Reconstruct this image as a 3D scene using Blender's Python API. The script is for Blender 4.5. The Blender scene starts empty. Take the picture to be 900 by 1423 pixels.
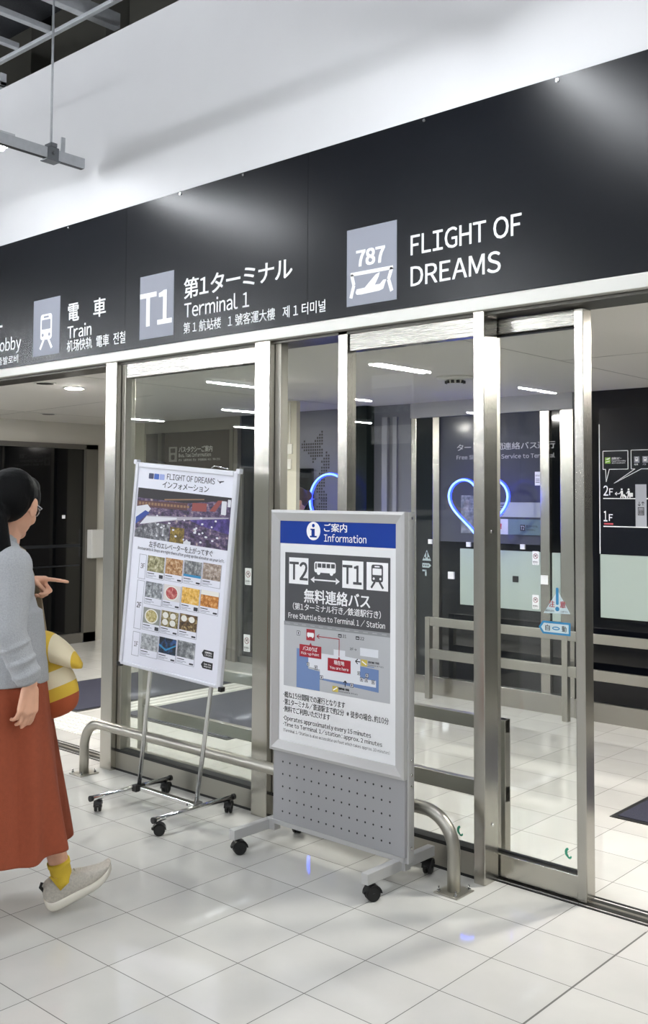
import bpy, bmesh, math, random
from mathutils import Vector, Matrix
random.seed(7)
sc = bpy.context.scene
COL = sc.collection
PI = math.pi

# ------------------------------------------------------------------ camera
F_PX, CX, CY = 1394.8, 454.25, 620.0
YAW, PITCH, ROLL, CAM_H = -0.7282, 0.0499, 0.0057, 1.547
cam = bpy.data.cameras.new('camera'); camo = bpy.data.objects.new('camera', cam); COL.objects.link(camo)
fw = Vector((math.sin(YAW)*math.cos(PITCH), math.cos(YAW)*math.cos(PITCH), math.sin(PITCH)))
rt = Vector((math.cos(YAW), -math.sin(YAW), 0)); up = rt.cross(fw)
r2 = math.cos(ROLL)*rt + math.sin(ROLL)*up; u2 = -math.sin(ROLL)*rt + math.cos(ROLL)*up
mw = Matrix((r2, u2, -fw)).transposed().to_4x4(); mw.translation = Vector((0, 0, CAM_H))
camo.matrix_world = mw
cam.sensor_fit = 'HORIZONTAL'; cam.sensor_width = 36.0; cam.lens = F_PX/900*36
cam.shift_x = -(CX-450)/900; cam.shift_y = (CY-711.5)/900
cam.clip_start = 0.05; cam.clip_end = 200
sc.camera = camo
# ------------------------------------------------------------------ world, exposure
w = bpy.data.worlds.new('night'); sc.world = w; w.use_nodes = True
w.node_tree.nodes['Background'].inputs[0].default_value = (0.55, 0.60, 0.68, 1)
w.node_tree.nodes['Background'].inputs[1].default_value = 0.02
sc.view_settings.view_transform = 'Standard'; sc.view_settings.look = 'None'
sc.view_settings.gamma = 1.0; sc.view_settings.use_curve_mapping = False
sc.view_settings.exposure = 0.0
TUBE_STRENGTH = 115.0
HALL_STRENGTH = 320.0
UP_FILL_STRENGTH = 620.0  # strips added on top of hall lamps as fill for the upper wall
DOWN_STRENGTH = 1500.0
sc.cycles.use_denoising = True
sc.cycles.transparent_max_bounces = 24
sc.cycles.max_bounces = 10
sc.cycles.sample_clamp_indirect = 6.0

# ------------------------------------------------------------------ materials
def lin(h):
    h = h.lstrip('#'); v = [int(h[i:i+2], 16)/255 for i in (0, 2, 4)]
    return tuple((c/12.92 if c <= .04045 else ((c+.055)/1.055)**2.4) for c in v) + (1,)
MATS = {}
def mat(name, hexcol, rough=.5, metal=0, spec=.5, emit=None, strength=0, noise=0, nscale=20, bump=0, bscale=60, coat=0):
    if name in MATS: return MATS[name]
    m = bpy.data.materials.new(name); m.use_nodes = True; MATS[name] = m
    nt = m.node_tree; b = nt.nodes['Principled BSDF']
    c = lin(hexcol)
    b.inputs['Base Color'].default_value = c
    b.inputs['Roughness'].default_value = rough; b.inputs['Metallic'].default_value = metal
    b.inputs['Specular IOR Level'].default_value = spec
    b.inputs['Coat Weight'].default_value = coat
    if emit:
        b.inputs['Emission Color'].default_value = lin(emit); b.inputs['Emission Strength'].default_value = strength
    tc = nt.nodes.new('ShaderNodeTexCoord')
    if noise:
        n = nt.nodes.new('ShaderNodeTexNoise'); n.inputs['Scale'].default_value = nscale; n.inputs['Detail'].default_value = 4
        nt.links.new(tc.outputs['Object'], n.inputs['Vector'])
        r = nt.nodes.new('ShaderNodeValToRGB')
        r.color_ramp.elements[0].position = .3; r.color_ramp.elements[1].position = .7
        r.color_ramp.elements[0].color = tuple(x*(1-noise) for x in c[:3])+(1,)
        r.color_ramp.elements[1].color = tuple(min(1, x*(1+noise)) for x in c[:3])+(1,)
        nt.links.new(n.outputs['Fac'], r.inputs['Fac']); nt.links.new(r.outputs['Color'], b.inputs['Base Color'])
    if bump:
        n2 = nt.nodes.new('ShaderNodeTexNoise'); n2.inputs['Scale'].default_value = bscale; n2.inputs['Detail'].default_value = 3
        nt.links.new(tc.outputs['Object'], n2.inputs['Vector'])
        bp = nt.nodes.new('ShaderNodeBump'); bp.inputs['Strength'].default_value = bump; bp.inputs['Distance'].default_value = .004
        nt.links.new(n2.outputs['Fac'], bp.inputs['Height']); nt.links.new(bp.outputs['Normal'], b.inputs['Normal'])
    return m

def steel_mat(name, hexcol, rough):
    m = mat(name, hexcol, rough, .95)
    nt = m.node_tree; b = nt.nodes['Principled BSDF']
    tc = nt.nodes.new('ShaderNodeTexCoord'); mp = nt.nodes.new('ShaderNodeMapping'); n = nt.nodes.new('ShaderNodeTexNoise')
    mp.inputs['Scale'].default_value = (1.5, 1.5, 90); n.inputs['Scale'].default_value = 2
    nt.links.new(tc.outputs['Object'], mp.inputs['Vector']); nt.links.new(mp.outputs['Vector'], n.inputs['Vector'])
    mr = nt.nodes.new('ShaderNodeMapRange'); mr.inputs['To Min'].default_value = rough-.03; mr.inputs['To Max'].default_value = rough+.05
    nt.links.new(n.outputs['Fac'], mr.inputs['Value']); nt.links.new(mr.outputs['Result'], b.inputs['Roughness'])
    bp = nt.nodes.new('ShaderNodeBump'); bp.inputs['Strength'].default_value = .008; bp.inputs['Distance'].default_value = .001
    nt.links.new(n.outputs['Fac'], bp.inputs['Height']); nt.links.new(bp.outputs['Normal'], b.inputs['Normal'])
    return m

def glass_mat(name, tint, refl_ior=1.5):
    m = bpy.data.materials.new(name); m.use_nodes = True; MATS[name] = m
    nt = m.node_tree; nt.nodes.clear()
    out = nt.nodes.new('ShaderNodeOutputMaterial'); mix = nt.nodes.new('ShaderNodeMixShader')
    tr = nt.nodes.new('ShaderNodeBsdfTransparent'); gl = nt.nodes.new('ShaderNodeBsdfGlossy')
    fr = nt.nodes.new('ShaderNodeFresnel'); ge = nt.nodes.new('ShaderNodeNewGeometry')
    mr = nt.nodes.new('ShaderNodeMapRange'); mr.inputs['To Min'].default_value = refl_ior; mr.inputs['To Max'].default_value = 1/refl_ior
    nt.links.new(ge.outputs['Backfacing'], mr.inputs['Value']); nt.links.new(mr.outputs['Result'], fr.inputs['IOR'])
    tr.inputs[0].default_value = tint; gl.inputs[0].default_value = (1, 1, 1, 1); gl.inputs['Roughness'].default_value = 0.0
    nt.links.new(fr.outputs[0], mix.inputs[0]); nt.links.new(tr.outputs[0], mix.inputs[1]); nt.links.new(gl.outputs[0], mix.inputs[2])
    nt.links.new(mix.outputs[0], out.inputs[0])
    return m

def tile_mat():
    m = bpy.data.materials.new('floor_tile'); m.use_nodes = True; nt = m.node_tree; b = nt.nodes['Principled BSDF']
    L = nt.links.new; N = nt.nodes.new
    ge = N('ShaderNodeNewGeometry'); sp = N('ShaderNodeSeparateXYZ'); L(ge.outputs['Position'], sp.inputs[0])
    def math_(op, a, c=None):
        k = N('ShaderNodeMath'); k.operation = op
        for i, v in enumerate((a, c)):
            if v is None: continue
            if isinstance(v, (int, float)): k.inputs[i].default_value = v
            else: L(v, k.inputs[i])
        return k.outputs[0]
    T = .3
    def line(o, off, wd):
        q = math_('DIVIDE', math_('SUBTRACT', o, off), T)
        fr = math_('FRACT', q); d = math_('MINIMUM', fr, math_('SUBTRACT', 1.0, fr))
        return math_('LESS_THAN', d, wd/T/2), math_('FLOOR', q)
    lx, ix = line(sp.outputs[0], -3.0812, .0032); ly, iy = line(sp.outputs[1], 2.9530, .0032)
    wide = math_('MULTIPLY', math_('LESS_THAN', math_('ABSOLUTE', math_('SUBTRACT', sp.outputs[0], -1.5812)), .0035), math_('LESS_THAN', sp.outputs[1], 3.5))
    g = math_('MAXIMUM', math_('MAXIMUM', lx, ly), wide)
    cb = N('ShaderNodeCombineXYZ'); L(ix, cb.inputs[0]); L(iy, cb.inputs[1])
    wn = N('ShaderNodeTexWhiteNoise'); L(cb.outputs[0], wn.inputs['Vector'])
    nz = N('ShaderNodeTexNoise'); nz.inputs['Scale'].default_value = 5; nz.inputs['Detail'].default_value = 5; L(ge.outputs['Position'], nz.inputs['Vector'])
    v = math_('ADD', math_('MULTIPLY', wn.outputs['Value'], .05), math_('MULTIPLY', nz.outputs['Fac'], .08))
    hs = N('ShaderNodeMix'); hs.data_type = 'RGBA'
    hs.inputs[6].default_value = lin('#b6b5b0'); hs.inputs[7].default_value = lin('#d8d6d1'); L(math_('MULTIPLY', v, 5.0), hs.inputs[0])
    mx = N('ShaderNodeMix'); mx.data_type = 'RGBA'; L(g, mx.inputs[0]); L(hs.outputs[2], mx.inputs[6]); mx.inputs[7].default_value = lin('#4c4a46')
    L(mx.outputs[2], b.inputs['Base Color'])
    mr = N('ShaderNodeMapRange'); L(g, mr.inputs['Value']); mr.inputs['To Min'].default_value = .035; mr.inputs['To Max'].default_value = .6
    L(mr.outputs['Result'], b.inputs['Roughness'])
    b.inputs['Specular IOR Level'].default_value = .75
    return m

def photo_mat(name, cols, scale, stretch=(1, 1, 1), seed=0.0):
    """printed photograph: blotchy procedural colours"""
    m = bpy.data.materials.new(name); m.use_nodes = True; nt = m.node_tree; b = nt.nodes['Principled BSDF']
    tc = nt.nodes.new('ShaderNodeTexCoord'); mp = nt.nodes.new('ShaderNodeMapping')
    mp.inputs['Scale'].default_value = stretch; mp.inputs['Location'].default_value = (seed*3.7, seed*1.3, seed*2.1)
    n = nt.nodes.new('ShaderNodeTexNoise'); n.inputs['Scale'].default_value = scale; n.inputs['Detail'].default_value = 6; n.inputs['Roughness'].default_value = .7
    r = nt.nodes.new('ShaderNodeValToRGB'); r.color_ramp.interpolation = 'LINEAR'
    els = r.color_ramp.elements
    k = len(cols)
    for i, c in enumerate(cols):
        p = .3 + .4*i/(k-1)
        if i < 2: e = els[i]; e.position = p
        else: e = els.new(p)
        e.color = lin(c)
    nt.links.new(tc.outputs['Object'], mp.inputs[0]); nt.links.new(mp.outputs[0], n.inputs['Vector'])
    nt.links.new(n.outputs['Fac'], r.inputs[0]); nt.links.new(r.outputs[0], b.inputs['Base Color'])
    b.inputs['Roughness'].default_value = .45
    return m

STEEL = steel_mat('brushed_steel', '#c4c1b9', .21)
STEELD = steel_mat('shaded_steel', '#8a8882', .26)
STEEL2 = steel_mat('dull_steel', '#aeaba2', .38)
CHROME = mat('chrome', '#e2e2e2', .16, 1)
ALU = mat('silver_frame', '#bcbcbc', .40, .35)
ALUW = mat('white_silver_frame', '#d9dae2', .32, .25)
GLASS = glass_mat('clear_glass', (.955, .972, .966, 1))
TILE = tile_mat()
WALLW = mat('white_wall', '#dcdcde', .75, noise=.02, nscale=2)
BAND = mat('black_sign', '#05080f', .27, spec=.22, bump=.04, bscale=25)
WHITE = mat('white_print', '#f4f4f6', .5)
PICTO = mat('grey_pictogram', '#8d909c', .5)
TRIMC = mat('cream_trim', '#c9c8c2', .4, .3)
BLACK = mat('black_plastic', '#0c0c0d', .4)
RUBBER = mat('rubber', '#161616', .6)
DARK = mat('dark_gap', '#0a0b0c', .5)
VCEIL = mat('vestibule_ceiling_paint', '#d6d3cc', .8)
OCEIL = mat('dark_ceiling', '#0d1016', .9)
GALV = mat('galvanised', '#b4b7bb', .5, .15, noise=.06, nscale=30)
NIGHT = mat('night_glass', '#05070a', .04, spec=.6)
TUBE = mat('tube_glow', '#ffffff', .5, emit='#f7fbff', strength=TUBE_STRENGTH)
TUBEH = mat('hall_tube_glow', '#ffffff', .5, emit='#f7fbff', strength=HALL_STRENGTH)
DOWN = mat('down_glow', '#ffffff', .5, emit='#fffaf3', strength=DOWN_STRENGTH)
NEON = mat('neon_blue', '#3050ff', .3, emit='#1a2cff', strength=9)  # glow of the mirrored neon, given to modelled tubes
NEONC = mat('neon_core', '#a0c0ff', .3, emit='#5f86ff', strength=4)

# ------------------------------------------------------------------ mesh builder
class MB:
    def __init__(s): s.v = []; s.f = []; s.m = []; s.sm = []
    def add(s, vs, fs, mi=0, smooth=False):
        o = len(s.v); s.v += [Vector(p) for p in vs]
        for f in fs: s.f.append([i+o for i in f]); s.m.append(mi); s.sm.append(smooth)
        return s
    def box(s, x0, x1, y0, y1, z0, z1, mi=0, T=None):
        vs = [(x, y, z) for z in (z0, z1) for y in (y0, y1) for x in (x0, x1)]
        if T: vs = [T(*p) for p in vs]
        return s.add(vs, [(0,2,3,1),(4,5,7,6),(0,1,5,4),(2,6,7,3),(0,4,6,2),(1,3,7,5)], mi)
    def tube(s, pts, r, n=14, mi=0, caps=True, closed=False, smooth=True):
        pts = [Vector(p) for p in pts]; rs = r if isinstance(r, (list, tuple)) else [r]*len(pts)
        rings = []; prev = None
        for i, p in enumerate(pts):
            if closed: t = (pts[(i+1) % len(pts)]-pts[i-1])
            else: t = pts[min(i+1, len(pts)-1)]-pts[max(i-1, 0)]
            t.normalize()
            if prev is None:
                a = t.cross(Vector((0, 0, 1)));
                if a.length < 1e-3: a = t.cross(Vector((1, 0, 0)))
            else: a = prev-t*prev.dot(t)
            a.normalize(); prev = a; b = t.cross(a)
            rings.append([p+rs[i]*(math.cos(2*PI*k/n)*a+math.sin(2*PI*k/n)*b) for k in range(n)])
        vs = [q for R in rings for q in R]; fs = []
        m = len(pts)
        for i in range(m if closed else m-1):
            for k in range(n):
                j = (i+1) % m
                fs.append((i*n+k, i*n+(k+1) % n, j*n+(k+1) % n, j*n+k))
        s.add(vs, fs, mi, smooth)
        if caps and not closed:
            o = len(s.v)-len(vs)
            s.f.append([o+k for k in range(n)][::-1]); s.m.append(mi); s.sm.append(False)
            s.f.append([o+(m-1)*n+k for k in range(n)]); s.m.append(mi); s.sm.append(False)
        return s
    def cyl(s, p0, p1, r, n=20, mi=0): return s.tube([p0, p1], r, n, mi)
    def prism(s, poly, P, h0=0.0, h1=.001, mi=0):
        """poly: list of (a,b); P(a,b,h)->world"""
        n = len(poly)
        ar = sum(poly[i][0]*poly[(i+1) % n][1]-poly[(i+1) % n][0]*poly[i][1] for i in range(n))
        if ar < 0: poly = poly[::-1]
        vs = [P(a, b, h0) for a, b in poly]+[P(a, b, h1) for a, b in poly]
        fs = [tuple(range(n))[::-1], tuple(range(n, 2*n))]+[(i, (i+1) % n, (i+1) % n+n, i+n) for i in range(n)]
        return s.add(vs, fs, mi)
    def loft(s, rings, mi=0, smooth=True, cap=True, mis=None):
        n = len(rings[0]); vs = [q for R in rings for q in R]; o = len(s.v); s.v += [Vector(q) for q in vs]
        for i in range(len(rings)-1):
            for k in range(n):
                s.f.append([o+i*n+k, o+i*n+(k+1) % n, o+(i+1)*n+(k+1) % n, o+(i+1)*n+k]); s.m.append(mis[i] if mis else mi); s.sm.append(smooth)
        if cap:
            s.f.append([o+k for k in range(n)][::-1]); s.m.append(mis[0] if mis else mi); s.sm.append(smooth)
            s.f.append([o+(len(rings)-1)*n+k for k in range(n)]); s.m.append(mis[-1] if mis else mi); s.sm.append(smooth)
        return s
    def build(s, name, mats, parent=None, bevel=0, loc=None):
        if not isinstance(mats, (list, tuple)): mats = [mats]
        off = Vector(loc) if loc is not None else (parent_loc(parent) if parent else Vector((0, 0, 0)))
        me = bpy.data.meshes.new(name); me.from_pydata([tuple(v-off) for v in s.v], [], s.f)
        for m in mats: me.materials.append(m)
        for p, mi, sm in zip(me.polygons, s.m, s.sm): p.material_index = mi; p.use_smooth = sm
        bm = bmesh.new(); bm.from_mesh(me); bmesh.ops.recalc_face_normals(bm, faces=bm.faces[:]); bm.to_mesh(me); bm.free()
        o = bpy.data.objects.new(name, me); COL.objects.link(o)
        if parent: o.parent = parent; o.location = off-parent_loc(parent)
        else: o.location = off
        if bevel:
            md = o.modifiers.new('bevel', 'BEVEL'); md.width = bevel; md.segments = 2; md.limit_method = 'ANGLE'
        return o
def parent_loc(o):
    l = Vector((0, 0, 0))
    while o: l += o.location; o = o.parent
    return l
def tag(o, label=None, cat=None, group=None, kind=None):
    if label: o['label'] = label
    if cat: o['category'] = cat
    if group: o['group'] = group
    if kind: o['kind'] = kind
    return o
def thing(name, label, cat, loc=(0, 0, 0), group=None):
    o = bpy.data.objects.new(name, None); COL.objects.link(o); o.location = loc; o.empty_display_size = .1
    return tag(o, label, cat, group)
def struct(mb, name, mats, label=None, bevel=0):
    o = mb.build(name, mats, None, bevel); tag(o, kind='structure')
    if label: o['label'] = label
    return o
def plane(o, ux, uz, n):
    o, ux, uz, n = Vector(o), Vector(ux), Vector(uz), Vector(n)
    return lambda a, b, h=0.0: o+a*ux+b*uz+h*n
def front(y): return plane((0, y, 0), (1, 0, 0), (0, 0, 1), (0, -1, 0))
def rect(x0, x1, z0, z1): return [(x0, z0), (x1, z0), (x1, z1), (x0, z1)]
def arc(cx, cz, rx, rz, a0, a1, n=24):
    return [(cx+rx*math.cos(a0+(a1-a0)*i/n), cz+rz*math.sin(a0+(a1-a0)*i/n)) for i in range(n+1)]
def circ(cx, cz, rx, rz=None, n=28): return arc(cx, cz, rx, rz or rx, 0, 2*PI*(n-1)/n, n-1)
def stroke(p, q, wd):
    (a, b), (c, d) = p, q; L = math.hypot(c-a, d-b); nx, nz = -(d-b)/L*wd/2, (c-a)/L*wd/2
    return [(a+nx, b+nz), (a-nx, b-nz), (c-nx, d-nz), (c+nx, d+nz)]
def rrect(x0, x1, z0, z1, r, n=5):
    return (arc(x1-r, z1-r, r, r, 0, PI/2, n)+arc(x0+r, z1-r, r, r, PI/2, PI, n)+arc(x0+r, z0+r, r, r, PI, 1.5*PI, n)+arc(x1-r, z0+r, r, r, 1.5*PI, 2*PI, n))

GLY = {}
def glyph(ch):
    """outline of one character (full-width form for ASCII), at size 1"""
    if ch in GLY: return GLY[ch]
    c = chr(ord(ch)+0xFEE0) if '!' <= ch <= '~' else ch
    cu = bpy.data.curves.new('txt', 'FONT'); cu.body = c; cu.resolution_u = 3
    o = bpy.data.objects.new('txt', cu); COL.objects.link(o)
    dg = bpy.context.evaluated_depsgraph_get()
    me = bpy.data.meshes.new_from_object(o.evaluated_get(dg))
    vs = [(v.co.x, v.co.y) for v in me.vertices]; fs = [tuple(p.vertices) for p in me.polygons]
    bpy.data.objects.remove(o); bpy.data.curves.remove(cu); bpy.data.meshes.remove(me)
    GLY[ch] = (vs, fs); return GLY[ch]
def layout(body):
    x = 0.0; V = []; Fs = []
    for ch in body:
        if ch == ' ': x += .28; continue
        if ch == '（': x -= .45
        vs, fs = glyph(ch)
        if not vs: x += .3; continue
        a = min(v[0] for v in vs); b = max(v[0] for v in vs); o = len(V)
        if '!' <= ch <= '~' or ch == '\uff65':
            sb = .035 if ch in 'AVTWYvwyftjr/.,:-7' else .062
            V += [(p-a+x+sb, q) for p, q in vs]; x += b-a+2*sb
        else:
            V += [(p+x, q) for p, q in vs]; x += .98 if ch == '（' else .5 if ch in '）、' else .7 if ch == '／' else max(.92, b+.02)
        Fs += [tuple(i+o for i in f) for f in fs]
    return V, Fs
def text(mb, body, P, x0, x1, z0, z1, h=.0012, mi=0, bold=0.0, keep=None):
    """letters fitted into the rectangle; keep='l'/'r'/'c' keeps natural width at that anchor"""
    vs, fs = layout(body)
    ax, bx = min(v[0] for v in vs), max(v[0] for v in vs); az, bz = min(v[1] for v in vs), max(v[1] for v in vs)
    sz = (z1-z0)/(bz-az)
    if keep:
        wd = (bx-ax)*sz
        if keep == 'l': x1 = x0+wd
        elif keep == 'r': x0 = x1-wd
        else: c = (x0+x1)/2; x0, x1 = c-wd/2, c+wd/2
    sx = (x1-x0)/(bx-ax)
    sh = [(0, 0)] if not bold else [(-bold, -bold*.6), (bold, -bold*.6), (bold, bold*.6), (-bold, bold*.6)]
    for k, (dx, dz) in enumerate(sh):
        mb.add([P(x0+(x-ax+dx)*sx, z0+(z-az+dz)*sz, h+.00015*k) for x, z in vs], fs, mi)
    return mb

# ================================================================== SETTING
mb = MB(); mb.box(-30, 14, -30, 9, -.1, 0); struct(mb, 'floor', TILE, 'glossy pale grey square floor tiles')
# front wall above the entrance
mb = MB(); mb.box(-12, 6, 3.465, 3.75, 2.365, 4.26); struct(mb, 'wall_front', WALLW, 'white wall above the black sign')
# dark recess and columns above white wall
mb = MB(); mb.box(-12, 6, 4.9, 5.0, 4.0, 6.6); struct(mb, 'wall_upper', mat('upper_wall', '#1a202c', .8))
for i, x in enumerate((-8.89, -7.83, -6.77, -5.71, -4.65, -3.59)):
    mb = MB(); mb.box(x-.38, x+.38, 4.55, 4.9, 4.0, 6.6); struct(mb, 'trim_%d' % (20+i), mat('upper_panel', '#8f8d84', .8))
mb = MB(); mb.box(-30, 14, -13, 5, 5.6, 5.7); struct(mb, 'ceiling_outer', OCEIL)
mb = MB(); mb.box(-30, 14, -30, -13, 5.6, 5.7); struct(mb, 'ceiling_hall', mat('hall_ceiling', '#8b8e90', .9))
mb = MB(); mb.box(-30.2, -30, -30, 3.5, 0, 5.6); struct(mb, 'wall_west', mat('far_wall', '#8a8d90', .8))
mb = MB(); mb.box(14, 14.2, -30, 5, 0, 5.6); struct(mb, 'wall_east', mat('dark_hall_wall', '#26282a', .6))
mb = MB(); mb.box(-30, 14, -30.2, -30, 0, 5.6); struct(mb, 'wall_back', MATS['far_wall'])
mb = MB(); mb.box(-30, -12, 3.5, 3.7, 0, 5.6); mb.box(6, 14, 3.5, 3.7, 0, 5.6); struct(mb, 'wall_flank', MATS['far_wall'])
# vestibule shell
mb = MB(); mb.box(-9.1, 3.0, 3.62, 6.6, 2.30, 2.36); struct(mb, 'ceiling', VCEIL, 'pale grey vestibule ceiling')
P = plane((0, 0, 2.2995), (1, 0, 0), (0, 1, 0), (0, 0, -1))
mb = MB()
for p, q in (((-8.9, 5.05), (-6.0, 4.75)), ((-2.7, 3.65), (-2.7, 6.4)), ((-1.2, 3.65), (-1.2, 6.4)), ((-2.7, 4.95), (-.2, 4.95)), ((-5.4, 3.65), (-5.4, 6.4)), ((-8.1, 3.65), (-8.1, 6.4))):
    mb.prism(stroke(p, q, .006), P, 0, .0006)
struct(mb, 'trim_19', mat('ceiling_joint', '#8e8b84', .8))
WV = mat('vestibule_wall', '#b9b7ae', .7)
mb = MB()
mb.box(-9.12, -9.0, 3.6, 6.6, 2.08, 2.30); mb.box(-9.12, -9.0, 6.39, 6.6, 0, 2.08); mb.box(-9.12, -9.0, 3.5, 3.66, 0, 2.08)
struct(mb, 'wall_left', WV, 'pale wall at the left end of the vestibule')
mb = MB(); mb.box(3.0, 3.1, 3.6, 6.6, 0, 2.3); struct(mb, 'wall_right', WV)
# dark side door in the left wall
FR = mat('bronze_frame', '#6e6c66', .4, .5)
d = tag(bpy.data.objects.new('door_3', None), 'dark glazed door in the left end wall', kind='structure'); COL.objects.link(d); d.location = (-9, 5, 0)
mb = MB(); mb.box(-9.06, -8.98, 6.24, 6.39, 0, 2.08); mb.box(-9.06, -8.98, 3.66, 6.39, 2.03, 2.08); mb.box(-9.06, -8.98, 3.66, 6.39, 0, .10); mb.box(-9.06, -8.985, 5.05, 5.09, .1, 2.03); mb.build('frame', FR, d)
mb = MB(); mb.box(-9.05, -9.02, 3.66, 6.24, .1, 2.03); mb.build('pane', NIGHT, d)
mb = MB(); mb.box(-9.015, -9.008, 5.4, 6.2, .80, .815); mb.box(-9.015, -9.008, 5.4, 6.2, 1.0, 1.03); mb.build('rail', mat('dim_rail', '#33363a', .3, .6), d)
mb = MB()
for y in (5.48, 5.98): mb.box(-9.018, -9.012, y, y+.035, 1.30, 1.335)
mb.build('sticker', WHITE, d)

# ---------------------------------------------------------------- front facade of steel and glass
mb = MB(); mb.box(-12, 6, 3.452, 3.60, 2.31, 2.365); struct(mb, 'trim_1', TRIMC, 'cream metal strip under the black sign', .003)
mb = MB(); mb.box(-12, 6, 3.49, 3.66, 2.295, 2.312); struct(mb, 'trim_2', mat('soffit', '#55534e', .4, .6))
mb = MB(); mb.box(-4.807, -4.705, 3.465, 3.535, 0, 2.31); struct(mb, 'trim_3', STEEL, 'steel post at the right side of the left opening', .003)
mb = MB(); mb.box(-3.574, -3.468, 3.465, 3.535, 0, 2.31); struct(mb, 'trim_4', STEEL, 'steel post between the two glass bays', .003)
mb = MB(); mb.box(-2.288, -2.235, 3.465, 3.565, 0, 2.31); struct(mb, 'trim_5', STEEL, 'steel post beside the right sliding door', .003)
mb = MB()
for z in (.30, 2.26): mb.cyl((-2.236, 3.52, z*.6+.05), (-2.231, 3.52, z*.6+.05), .007)
struct(mb, 'trim_6', CHROME)
mb = MB(); mb.box(-7.35, -7.25, 3.465, 3.535, 0, 2.31); struct(mb, 'trim_7', STEEL, None, .003)
mb = MB(); mb.box(.35, .45, 3.465, 3.535, 0, 2.31); struct(mb, 'trim_8', STEEL, None, .003)
def window(n, x0, x1, hx0, label, y=3.50):
    r = tag(bpy.data.objects.new('window_%d' % n, None), label, kind='structure'); COL.objects.link(r); r.location = ((x0+x1)/2, y, 0)
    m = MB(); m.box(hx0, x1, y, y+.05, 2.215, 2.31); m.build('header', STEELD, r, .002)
    m = MB(); m.box(x0, x1, y, y+.05, 0.012, .105); m.build('skirting', STEEL2, r, .002)
    m = MB(); m.box(x0, x1, y-.004, y+.054, .105, .12); m.box(x0, x1, y+.002, y+.05, 0, .012); m.build('gasket', DARK, r)
    m = MB(); m.box(x0, x1, y+.02, y+.03, .115, 2.31 if hx0 > x0 else 2.22); m.build('pane', GLASS, r)
    return r
w1 = window(1, -4.705, -3.574, -4.66, 'fixed glass bay behind the white poster stand')
m = MB(); m.box(-4.70, -4.665, 3.50, 3.55, .105, 2.31); m.build('stile', STEEL2, w1, .002)
w2 = window(2, -3.468, -2.288, -2.985, 'fixed glass bay behind the grey information stand')
m = MB(); m.box(-3.047, -2.99, 3.49, 3.555, .105, 2.31); m.build('stile', STEEL, w2, .002)
m = MB(); m.box(-3.465, -3.425, 3.50, 3.55, .105, 2.31); m.build('stile', STEEL2, w2, .002)
w4 = window(4, -9.0, -7.35, -9.0, 'fixed glass bay left of the left opening')
w5 = window(5, .45, 3.0, .45, 'fixed glass bay right of the right opening')
# sliding door leaf (right) and its track
d1 = tag(bpy.data.objects.new('door_1', None), 'half open sliding glass door with caution stickers', kind='structure'); COL.objects.link(d1); d1.location = (-2.06, 3.6, 0)
m = MB(); m.box(-1.888, -1.848, 3.57, 3.64, .008, 2.29); m.build('stile', STEEL, d1, .003)
m = MB(); m.box(-2.32, -2.266, 3.572, 3.638, .008, 2.29); m.build('stile', STEEL2, d1, .003)
m = MB(); m.box(-2.266, -1.888, 3.574, 3.636, .012, .100); m.build('rail', STEEL, d1, .002)
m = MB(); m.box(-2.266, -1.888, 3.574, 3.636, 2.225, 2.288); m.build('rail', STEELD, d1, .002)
m = MB(); m.box(-2.266, -1.888, 3.600, 3.610, .1, 2.225); m.build('pane', GLASS, d1)
m = MB(); m.box(-2.266, -1.888, 3.596, 3.614, .1, .108); m.box(-2.266, -1.888, 3.596, 3.614, 2.217, 2.225); m.build('gasket', DARK, d1)
# parked leaf behind the first bay
d2 = tag(bpy.data.objects.new('door_2', None), 'open sliding glass door parked behind the left glass bay', kind='structure'); COL.objects.link(d2); d2.location = (-4.2, 3.6, 0)
m = MB(); m.box(-4.79, -4.755, 3.57, 3.64, .008, 2.29); m.build('stile', STEEL2, d2, .003)
m = MB(); m.box(-3.60, -3.56, 3.57, 3.64, .008, 2.29); m.build('stile', STEEL2, d2, .003)
m = MB(); m.box(-4.755, -3.6, 3.58, 3.63, .012, .1); m.box(-4.755, -3.6, 3.58, 3.63, 2.23, 2.288); m.build('rail', STEEL2, d2)
m = MB(); m.box(-4.755, -3.6, 3.6, 3.608, .1, 2.23); m.build('pane', GLASS, d2)
m = MB(); m.box(-9, 3, 3.545, 3.556, 0, .003); m.box(-9, 3, 3.57, 3.645, 0, .0015, 1); m.box(-9, 3, 3.598, 3.612, 0, .004, 2); m.box(-9, 3, 3.66, 3.67, 0, .003)
struct(m, 'trim_9', [DARK, mat('track', '#44433f', .35, .7), STEEL2], 'sliding door track in the floor')

# stickers on the door leaf
BLUE_ = mat('sticker_blue', '#2f86b8', .5); REDP = mat('print_red', '#b3202c', .5); BLKP = mat('print_black', '#16161a', .5); PALE = mat('sticker_pale', '#cfe0e4', .5); GRN = mat('print_green', '#3c9a7c', .5)
F = front(3.5995)
m = MB()
m.prism([(-2.043, 1.086), (-1.925, 1.090), (-1.980, 1.178)], F, 0, .0006, 0)
m.prism(rrect(-1.988, -1.976, 1.122, 1.190, .005), F, .0006, .0012, 1); m.prism(circ(-1.982, 1.106, .009), F, .0006, .0012, 1)
text(m, '注', F, -2.018, -1.993, 1.112, 1.138, .0014, 2, .01); text(m, '意', F, -1.970, -1.945, 1.112, 1.138, .0014, 2, .01)
text(m, '開閉中は手を', F, -2.035, -1.995, 1.093, 1.101, .0014, 3); text(m, 'ご注意下さい', F, -1.97, -1.935, 1.093, 1.101, .0014, 3)
tag(m.build('caution_sticker', [PALE, BLUE_, REDP, BLKP], d1), 'white triangle sticker with blue exclamation mark')
m = MB()
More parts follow.
